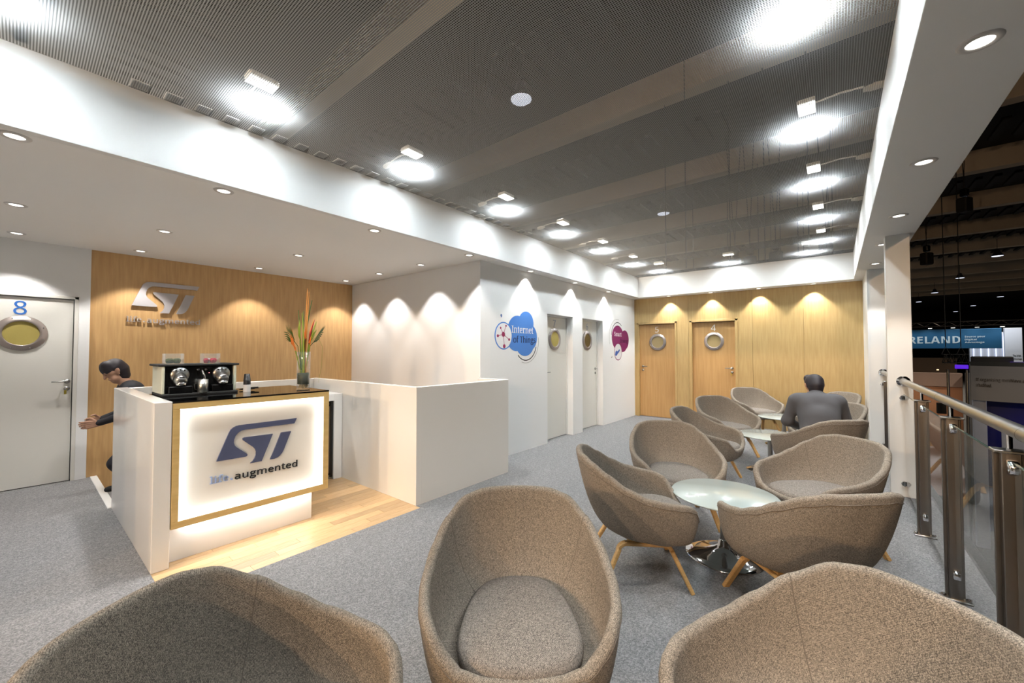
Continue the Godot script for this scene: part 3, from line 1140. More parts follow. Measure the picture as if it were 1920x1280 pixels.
# ---------------------------------------------------------------- reception
const LOGO_A := [0.0, 0.0, 0.042, 0.110, 0.079, 0.206, 0.090, 0.226, 0.107, 0.240, 0.124, 0.248, 0.147, 0.252, 0.575, 0.252, 0.556, 0.210, 0.188, 0.212, 0.161, 0.208, 0.139, 0.195, 0.121, 0.172, 0.112, 0.145, 0.111, 0.120, 0.118, 0.098, 0.129, 0.084, 0.197, 0.023, 0.205, 0.010, 0.200, 0.0, 0.189, -0.002]
const LOGO_B := [0.186, 0.151, 0.387, 0.147, 0.347, 0.042, 0.307, -0.060, 0.224, -0.061, 0.242, -0.048, 0.256, -0.027, 0.264, -0.005, 0.265, 0.021, 0.259, 0.043, 0.245, 0.063, 0.173, 0.130, 0.168, 0.139, 0.173, 0.149]
const LOGO_C := [0.451, 0.148, 0.530, 0.147, 0.474, 0.002, 0.461, -0.023, 0.443, -0.044, 0.423, -0.056, 0.400, -0.061, 0.369, -0.061, 0.407, 0.032]


func logo(parent: Node, t: Transform3D, depth: float, m: Material, ml: Material, mr: Material) -> void:
	for a in [LOGO_A, LOGO_B, LOGO_C]:
		var p := PackedVector2Array()
		for i in range(0, a.size(), 2):
			p.append(Vector2(a[i], a[i + 1]))
		var st := mb()
		prism(st, p, depth, t)
		obj("emblem_piece", st, m, parent)
	text("lettering", "life", "Droid Serif", 0.056, 0.118, depth * 0.7, ml, parent, t * Transform3D(Basis.IDENTITY, Vector3(-0.038, -0.162, 0)))
	var st := mb()
	prism(st, disc(Vector2(0.101, -0.156), 0.0075, 0.0075, 16), depth * 0.7, t)
	obj("full_stop", st, ml, parent)
	text("lettering", "augmented", "Droid Sans", 0.074, 0.464, depth * 0.7, mr, parent, t * Transform3D(Basis.IDENTITY, Vector3(0.123, -0.184, 0)))


func strip_light(parent: Node, at: Vector3, size: Vector2, basis: Basis, energy: float, c: Color) -> void:
	var l := AreaLight3D.new()
	l.name = "light"
	l.area_size = size
	l.light_color = c
	l.light_energy = energy
	l.area_range = 20.0
	l.shadow_enabled = true
	parent.add_child(l, true)
	l.transform = Transform3D(basis, at)


func reception() -> void:
	# metal logo on the timber wall
	var lw := thing("wall_logo_sign", "brushed metal logo and lettering mounted on the timber wall", "sign", Vector3(LOGO_X, 2.085, -0.885), PI / 2)
	logo(lw, Transform3D(Basis.from_scale(Vector3(1.2, 1.27, 1.0)), Vector3(0, 0, 0.012)), 0.02, M.logo_metal, M.logo_metal, M.logo_metal)
	# the counter
	var X := -3.60
	var c := thing("reception_counter", "reception counter with a backlit front framed in pale timber", "counter", Vector3(0, 0, 0))
	var za := -0.684
	var zb := -1.79
	var y0 := 0.26
	var y1 := 1.135
	var st := mb()
	span(st, Vector3(-4.42, 0, zb + 0.10), Vector3(X - 0.10, y0 + 0.01, za - 0.01), 0.002)
	obj("plinth", st, M.gloss, c)
	st = mb()
	span(st, Vector3(-4.42, y0, zb + 0.005), Vector3(X - 0.09, y1, za - 0.003), 0.002)
	obj("counter_body", st, M.frame_white, c)
	# timber frame round the light box
	st = mb()
	var iz0 := -0.725
	var iz1 := -1.742
	var iy0 := 0.308
	var iy1 := 1.092
	span(st, Vector3(X - 0.09, iy1, zb), Vector3(X, y1, za), 0.002)
	span(st, Vector3(X - 0.09, y0, zb), Vector3(X, iy0, za), 0.002)
	span(st, Vector3(X - 0.09, iy0, iz0), Vector3(X, iy1, za), 0.002)
	span(st, Vector3(X - 0.09, iy0, zb), Vector3(X, iy1, iz1), 0.002)
	obj("front_frame", st, M.maple_box, c)
	st = mb()
	span(st, Vector3(X - 0.09, iy0, iz1), Vector3(X - 0.05, iy1, iz0))
	var panel := obj("light_panel", st, mat(Color(0.90, 0.88, 0.84), 0.5), c)
	var em := Node3D.new()
	em.name = "front_logo"
	c.add_child(em)
	em.position = Vector3(X - 0.05, 0.67, -0.952)
	em.rotation.y = PI / 2
	logo(em, Transform3D(Basis.IDENTITY, Vector3(0, 0, 0.0)), 0.012, M.logo_blue, M.letter_blue, M.letter_black)
	# light strips along the inner edges of the frame
	var led := glow(Color(1, 1, 1), 1.6)
	var zc := (iz0 + iz1) / 2
	var yc := (iy0 + iy1) / 2
	st = mb()
	span(st, Vector3(X - 0.047, iy1 - 0.006, iz1), Vector3(X - 0.004, iy1, iz0))
	span(st, Vector3(X - 0.047, iy0, iz1), Vector3(X - 0.004, iy0 + 0.006, iz0))
	span(st, Vector3(X - 0.047, iy0, iz0 - 0.006), Vector3(X - 0.004, iy1, iz0))
	span(st, Vector3(X - 0.047, iy0, iz1), Vector3(X - 0.004, iy1, iz1 + 0.006))
	obj("led_strip_light", st, led, c)
	var tilt := 0.25
	strip_light(c, Vector3(X - 0.022, iy1 - 0.009, zc), Vector2(0.03, 1.0), Basis(Vector3.BACK, -tilt) * Basis(Vector3.RIGHT, -PI / 2), 0.033, Color(1, 0.98, 0.95))
	strip_light(c, Vector3(X - 0.022, iy0 + 0.009, zc), Vector2(0.03, 1.0), Basis(Vector3.BACK, tilt) * Basis(Vector3.RIGHT, PI / 2), 0.033, Color(1, 0.98, 0.95))
	strip_light(c, Vector3(X - 0.022, yc, iz0 - 0.009), Vector2(0.03, 0.77), Basis(Vector3.UP, tilt), 0.027, Color(1, 0.98, 0.95))
	strip_light(c, Vector3(X - 0.022, yc, iz1 + 0.009), Vector2(0.03, 0.77), Basis(Vector3.UP, PI - tilt), 0.027, Color(1, 0.98, 0.95))
	# strip under the front, washing the plinth and floor
	st = mb()
	span(st, Vector3(X - 0.085, y0 - 0.008, zb + 0.13), Vector3(X - 0.06, y0, za - 0.03))
	obj("led_strip_light", st, led, c)
	strip_light(c, Vector3(X - 0.07, y0 - 0.012, zc), Vector2(0.025, 0.92), Basis(Vector3.RIGHT, -PI / 2), 0.15, Color(0.97, 0.98, 1.0))
	# black glass top
	st = mb()
	span(st, Vector3(-4.44, y1, zb), Vector3(X + 0.001, y1 + 0.012, za + 0.002), 0.002)
	obj("counter_top", st, M.black_glass, c)
	coffee(Vector3(-4.10, y1 + 0.012, -0.70))
	flowers(Vector3(-3.76, y1 + 0.012, -1.63))
	cups(Vector3(-4.02, y1 + 0.012, -1.265))
	# back cabinet with a fridge door, seen past the counter
	var k := thing("back_cabinet", "white back cabinet with a glass fronted fridge behind the counter", "cabinet")
	st = mb()
	span(st, Vector3(-5.34, 0, -2.45), Vector3(-4.66, 1.0, -0.70), 0.003)
	obj("cabinet_body", st, M.frame_white, k)
	st = mb()
	span(st, Vector3(-4.66, 0.0, -2.45), Vector3(-4.60, 1.0, -2.35), 0.002)
	span(st, Vector3(-4.66, 0.92, -2.35), Vector3(-4.60, 1.0, -1.6), 0.002)
	obj("cabinet_frame", st, M.frame_white, k)
	st = mb()
	span(st, Vector3(-4.655, 0.05, -2.32), Vector3(-4.635, 0.90, -1.75), 0.002)
	var fd := obj("fridge_door", st, mat(Color(0.55, 0.47, 0.38), 0.2, 0.3), k)
	st = mb()
	span(st, Vector3(-4.64, 0.03, -2.345), Vector3(-4.615, 0.92, -2.315))
	for y in [0.06, 0.86, 0.90]:
		span(st, Vector3(-4.635, y, -2.33), Vector3(-4.62, y + 0.012, -2.2))
	obj("fridge_frame", st, M.black, fd)
	# handrail end of the stairs
	var hr := thing("stair_handrail", "chrome handrail end beside the stairs behind the reception wall", "handrail")
	st = mb(true)
	var path := []
	for i in 10:
		var a := i / 9.0
		path.append(Vector3(-5.52, 0.92 + 0.10 * sin(a * PI * 0.55) - 0.05 * a * a, -0.60 - 0.22 * a))
	path.append(Vector3(-5.52, 0.55, -1.6))
	tube(st, path, 0.019, 10)
	obj("rail", st, M.chrome, hr)
	st = mb()
	tube(st, [Vector3(-5.52, 0.95, -0.8), Vector3(-5.42, 0.90, -0.8)], 0.008, 8)
	obj("rail_bracket", st, M.chrome, hr)


func coffee(at: Vector3) -> void:
	# faces +x, runs along -z
	var o := thing("coffee_machine", "black twin head capsule coffee machine with cream side panels", "coffee machine", at)
	var w := 0.50
	var h := 0.235
	var st := mb()
	span(st, Vector3(-0.30, 0.018, -w + 0.02), Vector3(0.0, h, -0.02), 0.004)
	obj("body", st, M.black, o)
	st = mb()
	span(st, Vector3(-0.32, 0, -w), Vector3(0.07, 0.018, 0.0), 0.003)
	obj("base_plate", st, M.black_matte, o)
	st = mb()
	span(st, Vector3(-0.32, h, -w - 0.02), Vector3(0.03, h + 0.016, 0.02), 0.004)
	obj("top_plate", st, M.black_matte, o)
	for z in [0.0, -w + 0.02]:
		st = mb()
		span(st, Vector3(-0.31, 0.018, z - 0.02), Vector3(0.025, h, z), 0.004)
		obj("side_panel", st, mat(Color(0.74, 0.74, 0.66), 0.3), o)
	for z in [-0.115, -0.395]:
		st = mb()
		var t := Transform3D(Basis(Vector3.BACK, -PI / 2), Vector3(0.0, 0.165, z))
		lathe(st, [Vector2(0.062, 0.0), Vector2(0.062, 0.012), Vector2(0.056, 0.02), Vector2(0.0, 0.024)], 28, t)
		var head := obj("brew_head", st, M.steel, o)
		st = mb()
		lathe(st, [Vector2(0.047, 0.0), Vector2(0.045, 0.05), Vector2(0.036, 0.075), Vector2(0.0, 0.08)], 20, Transform3D(Basis(Vector3.BACK, -PI / 2 - 0.5), Vector3(0.0, 0.145, z)))
		obj("capsule_nose", st, M.steel, head)
		for i in 3:
			st = mb()
			lathe(st, [Vector2(0.0065, 0.0), Vector2(0.006, 0.006), Vector2(0, 0.007)], 10, Transform3D(Basis(Vector3.BACK, -PI / 2), Vector3(0.021, 0.207 - 0.006 * absf(i - 1.0), z + 0.027 * (i - 1))))
			obj("button", st, M.black, head)
		st = mb()
		box(st, Vector3(0.078, 0.148, z), Vector3(0.012, 0.007, 0.034), 0.003)
		obj("slot", st, M.black_matte, head)
		st = mb()
		lathe(st, [Vector2(0.034, -0.012), Vector2(0.036, 0.0), Vector2(0.028, 0.01)], 16, Transform3D(Basis.IDENTITY, Vector3(0.05, 0.098, z)))
		obj("spout_ring", st, M.chrome, head)
		st = mb()
		span(st, Vector3(0.0, 0.018, z - 0.075), Vector3(0.055, 0.075, z + 0.075), 0.004)
		obj("drip_tray", st, M.black, o)
	st = mb()
	tube(st, [Vector3(0.0, 0.20, -0.255), Vector3(0.035, 0.195, -0.255), Vector3(0.055, 0.16, -0.262), Vector3(0.05, 0.12, -0.268)], 0.008, 8)
	obj("steam_wand", st, M.chrome, o)
	for z in [-0.235, -0.285]:
		st = mb()
		lathe(st, [Vector2(0, 0.0), Vector2(0.011, 0.0), Vector2(0.010, 0.012), Vector2(0, 0.014)], 12, Transform3D(Basis(Vector3.BACK, -PI / 2), Vector3(0.0, 0.205, z)))
		obj("dial", st, M.chrome, o)
	st = mb()
	box(st, Vector3(0.002, 0.175, -0.31), Vector3(0.004, 0.006, 0.006))
	obj("pilot_light", st, glow(Color(1.0, 0.1, 0.05), 1.0), o)
	# milk jug in front of the machine
	var j := thing("milk_jug", "small brushed steel jug standing between the two brew heads", "jug", at + Vector3(0.045, 0.018, -0.258))
	st = mb()
	lathe(st, [Vector2(0, 0), Vector2(0.036, 0), Vector2(0.036, 0.105), Vector2(0.033, 0.105), Vector2(0.033, 0.01), Vector2(0, 0.01)], 24)
	obj("jug_body", st, mat(Color(0.80, 0.79, 0.76), 0.3, 1.0), j)
	st = mb()
	tube(st, [Vector3(0, 0.075, 0.033), Vector3(0, 0.07, 0.055), Vector3(0, 0.03, 0.055), Vector3(0, 0.02, 0.033)], 0.004, 8)
	obj("handle", st, M.black, j)
	# bowls of capsules on top
	for b in [[-0.085, Color(0.22, 0.27, 0.05), "green"], [-0.33, Color(0.72, 0.10, 0.25), "red"]]:
		var p := at + Vector3(-0.06, h + 0.016, b[0])
		var bowl := thing("capsule_jar", "square clear jar of %s coffee capsules on top of the coffee machine" % b[2], "jar", p)
		st = mb()
		span(st, Vector3(-0.05, 0, -0.06), Vector3(0.05, 0.004, 0.06))
		for q in [[-0.05, -0.046, -0.06, 0.06], [0.046, 0.05, -0.06, 0.06], [-0.05, 0.05, -0.06, -0.056], [-0.05, 0.05, 0.056, 0.06]]:
			span(st, Vector3(q[0], 0.004, q[2]), Vector3(q[1], 0.085, q[3]))
		obj("jar_wall", st, glass(Color(0.9, 0.95, 0.95), 0.05), bowl)
		for i in 4:
			var cap := thing("coffee_capsule", "%s foil coffee capsule in the clear jar on the machine" % b[2], "capsule", p + Vector3(0.018 * (1 if i % 2 else -1), 0.0045, 0.022 * (i - 1.5)), 0.4 * i, "%s capsules in a jar" % b[2])
			st = mb()
			lathe(st, [Vector2(0, 0.0), Vector2(0.012, 0.001), Vector2(0.019, 0.016), Vector2(0.0215, 0.026), Vector2(0.019, 0.032), Vector2(0.010, 0.040), Vector2(0, 0.042)], 18)
			obj("shell", st, mat(Color(0.80, 0.76, 0.77) if b[2] == "red" and i == 2 else b[1], 0.2, 0.5), cap)
	# cable lying beside the machine
	var cb := thing("cable", "black coiled cable lying on the counter top beside the coffee machine", "cable", at + Vector3(-0.05, 0.006, -0.60))
	st = mb(true)
	var path := []
	for i in 40:
		var a := i * 0.42
		path.append(Vector3(0.045 * cos(a) + 0.002 * i - 0.03, 0.004 + 0.0004 * i, 0.05 * sin(a) - 0.0016 * i))
	tube(st, path, 0.004, 6)
	obj("coil", st, M.black, cb)


func cups(at: Vector3) -> void:
	# a tower of paper cups, dark ones on white ones
	var proto: Node3D = null
	for i in 10:
		var dark := i >= 6
		var p := at + Vector3(0, 0.0105 * i, 0)
		var label := "dark paper cup turned over at the top of the cup stack" if dark else "white paper cup in the lower part of the cup stack"
		var o := thing("paper_cup", label, "cup", p, 0.0, "dark cups of the stack" if dark else "white cups of the stack")
		var st := mb()
		lathe(st, [Vector2(0.027, 0.0), Vector2(0.029, 0.003), Vector2(0.027, 0.006), Vector2(0.021, 0.062), Vector2(0.0, 0.062)], 20)
		obj("cup_wall", st, mat(Color(0.06, 0.055, 0.06), 0.5) if dark else mat(Color(0.80, 0.79, 0.78), 0.6), o)


func flowers(at: Vector3) -> void:
	var v := thing("glass_vase", "tall clear glass vase with dark leaves and pebbles in its foot", "vase", at)
	var st := mb()
	lathe(st, [Vector2(0, 0.0), Vector2(0.055, 0.0), Vector2(0.057, 0.35), Vector2(0.0525, 0.35), Vector2(0.0505, 0.022), Vector2(0, 0.018)], 32)
	obj("vase_glass", st, glass(Color(0.9, 0.95, 0.93), 0.03), v)
	st = mb()
	lathe(st, [Vector2(0, 0.058), Vector2(0.049, 0.058), Vector2(0.050, 0.155), Vector2(0.040, 0.16), Vector2(0, 0.158)], 24)
	obj("leaf_lining", st, mat(Color(0.10, 0.15, 0.04), 0.45), v)
	st = mb()
	for i in 60:
		var a := rng.randf() * TAU
		var r := 0.042 * sqrt(rng.randf())
		box(st, Vector3(r * cos(a), 0.028 + 0.024 * rng.randf(), r * sin(a)), Vector3(0.012, 0.009, 0.010), 0.003, Transform3D(Basis.IDENTITY, Vector3.ZERO))
	var peb := obj("pebbles", st, mat(Color(0.72, 0.68, 0.55), 0.6), v)
	peb.set_meta("kind", "stuff")
	var orange := mat(Color(0.86, 0.46, 0.14), 0.5)
	var red := mat(Color(0.55, 0.12, 0.08), 0.5)
	var green := mat(Color(0.24, 0.36, 0.12), 0.5)
	var lime := mat(Color(0.50, 0.55, 0.16), 0.5)
	var straw := mat(Color(0.78, 0.52, 0.24), 0.6)
	# stalks: foot x, z; head x(along -z to the right), height, colour, width, name
	var stalks := [
		[0.010, 0.0, 0.028, 0.93, straw, 0.010, "tall straw coloured reed in the glass vase"],
		[0.012, 0.012, 0.036, 0.90, straw, 0.008, "second straw coloured reed beside the tallest one"],
		[0.006, -0.01, 0.075, 0.83, green, 0.009, "dark green reed leaning right in the glass vase"],
		[-0.014, 0.01, -0.010, 0.72, green, 0.009, "upright green reed with a dark tip in the vase"],
		[-0.02, -0.01, -0.045, 0.73, green, 0.008, "thin green reed leaning left in the vase"],
		[-0.008, 0.02, -0.030, 0.70, lime, 0.009, "lime green reed in the middle of the bunch"],
	]
	for s in stalks:
		var o := thing("reed_stalk", s[6], "stalk", at)
		st = mb(true)
		var path := []
		var rad := []
		for i in 9:
			var t := i / 8.0
			path.append(Vector3(s[1] + 0.02 * sin(t * 2.0) * s[1] * 20.0, 0.16 + (s[3] - 0.16) * t, -(s[0] + (s[2] - s[0]) * t * t)))
			rad.append(s[5] * (1.0 - 0.65 * t))
		tube(st, path, rad, 7)
		obj("stalk", st, s[4], o)
	var blooms := [
		[-0.075, 0.36, -0.115, 0.57, orange, "orange heliconia bloom leaning left"],
		[-0.03, 0.42, -0.045, 0.66, lime, "slim lime bloom at the left of the reeds"],
		[0.02, 0.44, 0.010, 0.60, orange, "orange bloom beside the straw reed"],
		[0.04, 0.42, 0.085, 0.68, red, "dark red heliconia bract pointing up right"],
		[0.045, 0.40, 0.105, 0.66, lime, "lime green bract pointing up right"],
		[0.05, 0.40, 0.070, 0.56, orange, "orange bract low on the right of the bunch"],
		[0.045, 0.42, 0.105, 0.58, lime, "slim lime bract at the right edge of the bunch"],
	]
	for b in blooms:
		var o := thing("heliconia_bloom", b[5], "flower", at)
		st = mb(true)
		var p0 := Vector3(0, 0.16, -b[0] * 0.3)
		var p1 := Vector3(0.01, b[1], -b[0])
		tube(st, [p0, p0.lerp(p1, 0.5), p1], 0.005, 7)
		obj("stem", st, lime, o)
		for k in 3:
			st = mb(true)
			var tip := Vector3(0.01 + 0.025 * (k - 1), b[3] - 0.045 * absf(k - 0.5), -b[2] + 0.02 * (k - 1))
			var m := p1.lerp(tip, 0.45) + Vector3(0.006 * (k - 1), 0, 0.008)
			tube(st, [p1 + Vector3(0, 0.012 * k, 0), m, tip], [0.004, 0.0085, 0.001], 7)
			obj("bract", st, b[4] if k != 1 else (orange if b[4] == red else b[4]), o)
	# divided leaves
	for l in [[0.055, 0.40, 0.155, 0.535, "divided green leaf spreading right from the vase"], [-0.05, 0.40, -0.15, 0.525, "divided green leaf spreading left from the vase"]]:
		var o := thing("fern_leaf", l[4], "leaf", at)
		var a := Vector3(0.0, l[1], -l[0])
		var e := Vector3(0.02, l[3], -l[2])
		st = mb(true)
		tube(st, [Vector3(0, 0.16, -l[0] * 0.3), a, e], [0.004, 0.003, 0.0015], 6)
		obj("midrib", st, green, o)
		for i in 9:
			for sgn in [-1.0, 1.0]:
				var p := a.lerp(e, 0.35 + 0.65 * i / 8.0)
				var along := (e - a).normalized()
				var side: Vector3 = Vector3(0.35, 0.55, 0).normalized() * sgn
				var n := along.cross(side).normalized() * 0.0012
				var len := 0.075 * sin(PI * (i + 2.0) / 12.0)
				st = mb()
				var q := [p - along * 0.006, p + along * 0.020 + side * len * 0.5, p + along * 0.04 + side * len, p + along * 0.002 + side * len * 0.4]
				face_out(st, [q[0] + n, q[1] + n, q[2] + n, q[3] + n], q[0] - n * 40)
				face_out(st, [q[0] - n, q[1] - n, q[2] - n, q[3] - n], q[0] + n * 40)
				obj("leaflet", st, green, o)
	# thin arching grass
	var gr := thing("grass_blade", "thin arching grass blade drooping right of the vase", "grass", at)
	st = mb(true)
	tube(st, [Vector3(0, 0.16, -0.02), Vector3(0.0, 0.42, -0.05), Vector3(0, 0.50, -0.12), Vector3(0, 0.40, -0.17), Vector3(0, 0.22, -0.165), Vector3(0, 0.06, -0.135)], [0.0025, 0.002, 0.0018, 0.0015, 0.0013, 0.001], 5)
	obj("blade", st, lime, gr)


# ---------------------------------------------------------------- graphics stuck on the white wall
func wall_graphics() -> void:
	# u runs along -z from the wall point, v is height; thickness of cut vinyl
	var blue := mat(Color(0.27, 0.50, 0.80), 0.5)
	var magenta := mat(Color(0.50, 0.10, 0.36), 0.5)
	var navy := mat(Color(0.08, 0.14, 0.32), 0.5)
	var white := mat(Color(0.88, 0.88, 0.88), 0.5)
	var red := mat(Color(0.55, 0.08, 0.30), 0.5)
	var o := thing("cloud_decal", "blue cloud wall graphic reading Internet of Things with a node emblem", "wall graphic", Vector3(WALL_L, 0, -4.06), PI / 2)
	var st := mb()
	var cloud := disc(Vector2(0.62, 1.80), 0.24, 0.235)
	for q in [[0.83, 1.93, 0.19, 0.185], [0.87, 1.72, 0.245, 0.22], [0.80, 1.62, 0.23, 0.19], [0.58, 1.67, 0.20, 0.165]]:
		var r := Geometry2D.merge_polygons(cloud, disc(Vector2(q[0], q[1]), q[2], q[3]))
		cloud = r[0]
	prism(st, cloud, 0.0015)
	obj("cloud", st, blue, o)
	st = mb()
	prism(st, disc(Vector2(0.295, 1.725), 0.197, 0.198), 0.002)
	var ringd := obj("emblem_ring", st, blue, o)
	st = mb()
	prism(st, disc(Vector2(0.295, 1.725), 0.178, 0.182), 0.0025)
	obj("emblem_disc", st, white, ringd)
	var hub := Vector2(0.285, 1.745)
	for n in [[0.345, 1.87, 0.016], [0.225, 1.835, 0.016], [0.165, 1.72, 0.022], [0.415, 1.672, 0.020], [0.305, 1.575, 0.029]]:
		st = mb()
		var e := Vector2(n[0], n[1])
		prism(st, disc(e, n[2], n[2], 16), 0.0032)
		var s := (e - hub).orthogonal().normalized() * 0.004
		prism(st, PackedVector2Array([hub + s, e + s, e - s, hub - s]), 0.0030)
		obj("node", st, red, ringd)
	st = mb()
	prism(st, disc(hub, 0.036, 0.036, 20), 0.0034)
	obj("hub", st, red, ringd)
	text("lettering", "Internet", "Droid Serif", 0.105, 0.535, 0.003, white, o, Transform3D(Basis.IDENTITY, Vector3(0.475, 1.775, 0.001)))
	text("lettering", "of Things", "Droid Sans", 0.135, 0.555, 0.003, navy, o, Transform3D(Basis.IDENTITY, Vector3(0.515, 1.60, 0.001)))
	var arc := func(c: Vector2, r: float, a0: float, a1: float, w: float) -> PackedVector2Array:
		var p := PackedVector2Array()
		for i in 25:
			p.append(c + Vector2.from_angle(a0 + (a1 - a0) * i / 24.0) * (r + w / 2))
		for i in 25:
			p.append(c + Vector2.from_angle(a1 - (a1 - a0) * i / 24.0) * (r - w / 2))
		return p
	st = mb()
	prism(st, arc.call(Vector2(0.82, 1.64), 0.275, -PI * 0.75, -PI * 0.08, 0.014), 0.0015)
	obj("thick_arc", st, M.letter_black, o)
	st = mb()
	prism(st, arc.call(Vector2(0.82, 1.66), 0.335, -PI * 0.60, PI * 0.06, 0.004), 0.0015)
	obj("thin_arc", st, mat(Color(0.4, 0.38, 0.34), 0.5), o)
	st = mb()
	prism(st, PackedVector2Array([Vector2(0.24, 1.98), Vector2(0.26, 2.0), Vector2(0.258, 2.025), Vector2(0.238, 2.035), Vector2(0.222, 2.015)]), 0.0015)
	obj("drop", st, mat(Color(0.30, 0.42, 0.62), 0.5), o)
	# magenta graphic by the corner
	var k := thing("smart_decal", "magenta wall graphic with a small round emblem beside door six", "wall graphic", Vector3(WALL_L, 0, -7.86), PI / 2)
	st = mb()
	var blob := disc(Vector2(0.35, 1.80), 0.30, 0.265)
	for q in [[0.72, 1.76, 0.22, 0.215], [0.52, 1.68, 0.24, 0.20], [0.62, 1.63, 0.20, 0.14]]:
		var r := Geometry2D.merge_polygons(blob, disc(Vector2(q[0], q[1]), q[2], q[3]))
		blob = r[0]
	prism(st, blob, 0.0015)
	obj("blob", st, magenta, k)
	st = mb()
	prism(st, disc(Vector2(0.36, 1.49), 0.195, 0.185), 0.002)
	var er := obj("emblem_ring", st, magenta, k)
	st = mb()
	prism(st, disc(Vector2(0.36, 1.495), 0.182, 0.172), 0.0025)
	obj("emblem_disc", st, white, er)
	st = mb()
	prism(st, PackedVector2Array([Vector2(0.20, 1.43), Vector2(0.23, 1.50), Vector2(0.29, 1.52), Vector2(0.33, 1.50), Vector2(0.42, 1.55), Vector2(0.45, 1.53), Vector2(0.40, 1.48), Vector2(0.35, 1.46), Vector2(0.30, 1.42), Vector2(0.24, 1.40)]), 0.003)
	obj("emblem_figure", st, mat(Color(0.22, 0.36, 0.66), 0.5), er)
	text("lettering", "Smart", "Droid Serif", 0.095, 0.37, 0.003, white, k, Transform3D(Basis.IDENTITY, Vector3(0.17, 1.83, 0.001)))
	text("lettering", "Driving", "Droid Sans", 0.125, 0.42, 0.003, mat(Color(0.28, 0.10, 0.25), 0.5), k, Transform3D(Basis.IDENTITY, Vector3(0.47, 1.66, 0.001)))
	st = mb()
	prism(st, arc.call(Vector2(0.35, 1.80), 0.33, PI * 0.30, PI * 0.95, 0.014), 0.0015)
	obj("thick_arc", st, M.letter_black, k)
	st = mb()
	prism(st, arc.call(Vector2(0.33, 1.80), 0.40, PI * 0.42, PI * 1.12, 0.004), 0.0015)
	obj("thin_arc", st, mat(Color(0.45, 0.44, 0.42), 0.5), k)
	st = mb()
	prism(st, PackedVector2Array([Vector2(0.02, 1.36), Vector2(0.03, 1.385), Vector2(0.07, 1.40), Vector2(0.05, 1.37)]), 0.0015)
	obj("drop", st, mat(Color(0.30, 0.30, 0.14), 0.5), k)


# ---------------------------------------------------------------- lounge chairs and tables
func curve(table: Array, a: float) -> float:
	for i in table.size() - 1:
		if a <= table[i + 1][0]:
			var t: float = (a - table[i][0]) / (table[i + 1][0] - table[i][0])
			t = t * t * (3.0 - 2.0 * t) * 0.5 + t * 0.5
			return lerpf(table[i][1], table[i + 1][1], t)
	return table[-1][1]


# angle in degrees from the middle of the back (0) to the middle of the front (180)
const RIM_H := [[0, 0.790], [24, 0.787], [38, 0.765], [55, 0.703], [72, 0.636], [90, 0.586], [110, 0.558], [122, 0.545], [132, 0.520], [140, 0.462], [148, 0.410], [160, 0.390], [180, 0.386]]
const RIM_R := [[0, 0.405], [22, 0.418], [38, 0.430], [58, 0.412], [75, 0.398], [90, 0.395], [108, 0.408], [124, 0.432], [134, 0.442], [143, 0.425], [152, 0.392], [166, 0.362], [180, 0.354]]
const BASE_R := [[0, 0.190], [40, 0.220], [90, 0.285], [115, 0.350], [134, 0.390], [146, 0.368], [160, 0.335], [180, 0.318]]


func shell_at(deg: float, part: int, t: float) -> Vector3:
	# part 0: outer face from base (t 0) to rim (t 1); part 1: rim round; part 2: inner face from rim (t 0) to pan (t 1)
	var a := absf(deg)
	var h := curve(RIM_H, a)
	var r := curve(RIM_R, a)
	var rb := curve(BASE_R, a)
	var th := 0.044
	var ext := clampf((a - 128.0) / 30.0, 0.0, 1.0)
	var p: Vector2
	if part == 0:
		var p0 := Vector2(rb, 0.297)
		var p1 := Vector2(rb + (r - rb) * 0.66, 0.297 + 0.12 * (h - 0.297))
		var p2 := Vector2(r, h)
		p = p0 * (1 - t) * (1 - t) + p1 * 2 * t * (1 - t) + p2 * t * t
	elif part == 1:
		var ang := PI * t
		p = Vector2(r - th / 2 + cos(ang) * th / 2, h + sin(ang) * th * 0.48)
	else:
		var q0 := Vector2(r - th, h)
		var q1 := Vector2(rb + (r - th - rb) * 0.74, 0.36 + 0.14 * (h - 0.36))
		var q2 := Vector2(rb - 0.02, 0.362)
		p = q0 * (1 - t) * (1 - t) + q1 * 2 * t * (1 - t) + q2 * t * t
	var g := deg_to_rad(deg)
	return Vector3(sin(g) * p.x, p.y, -cos(g) * p.x)


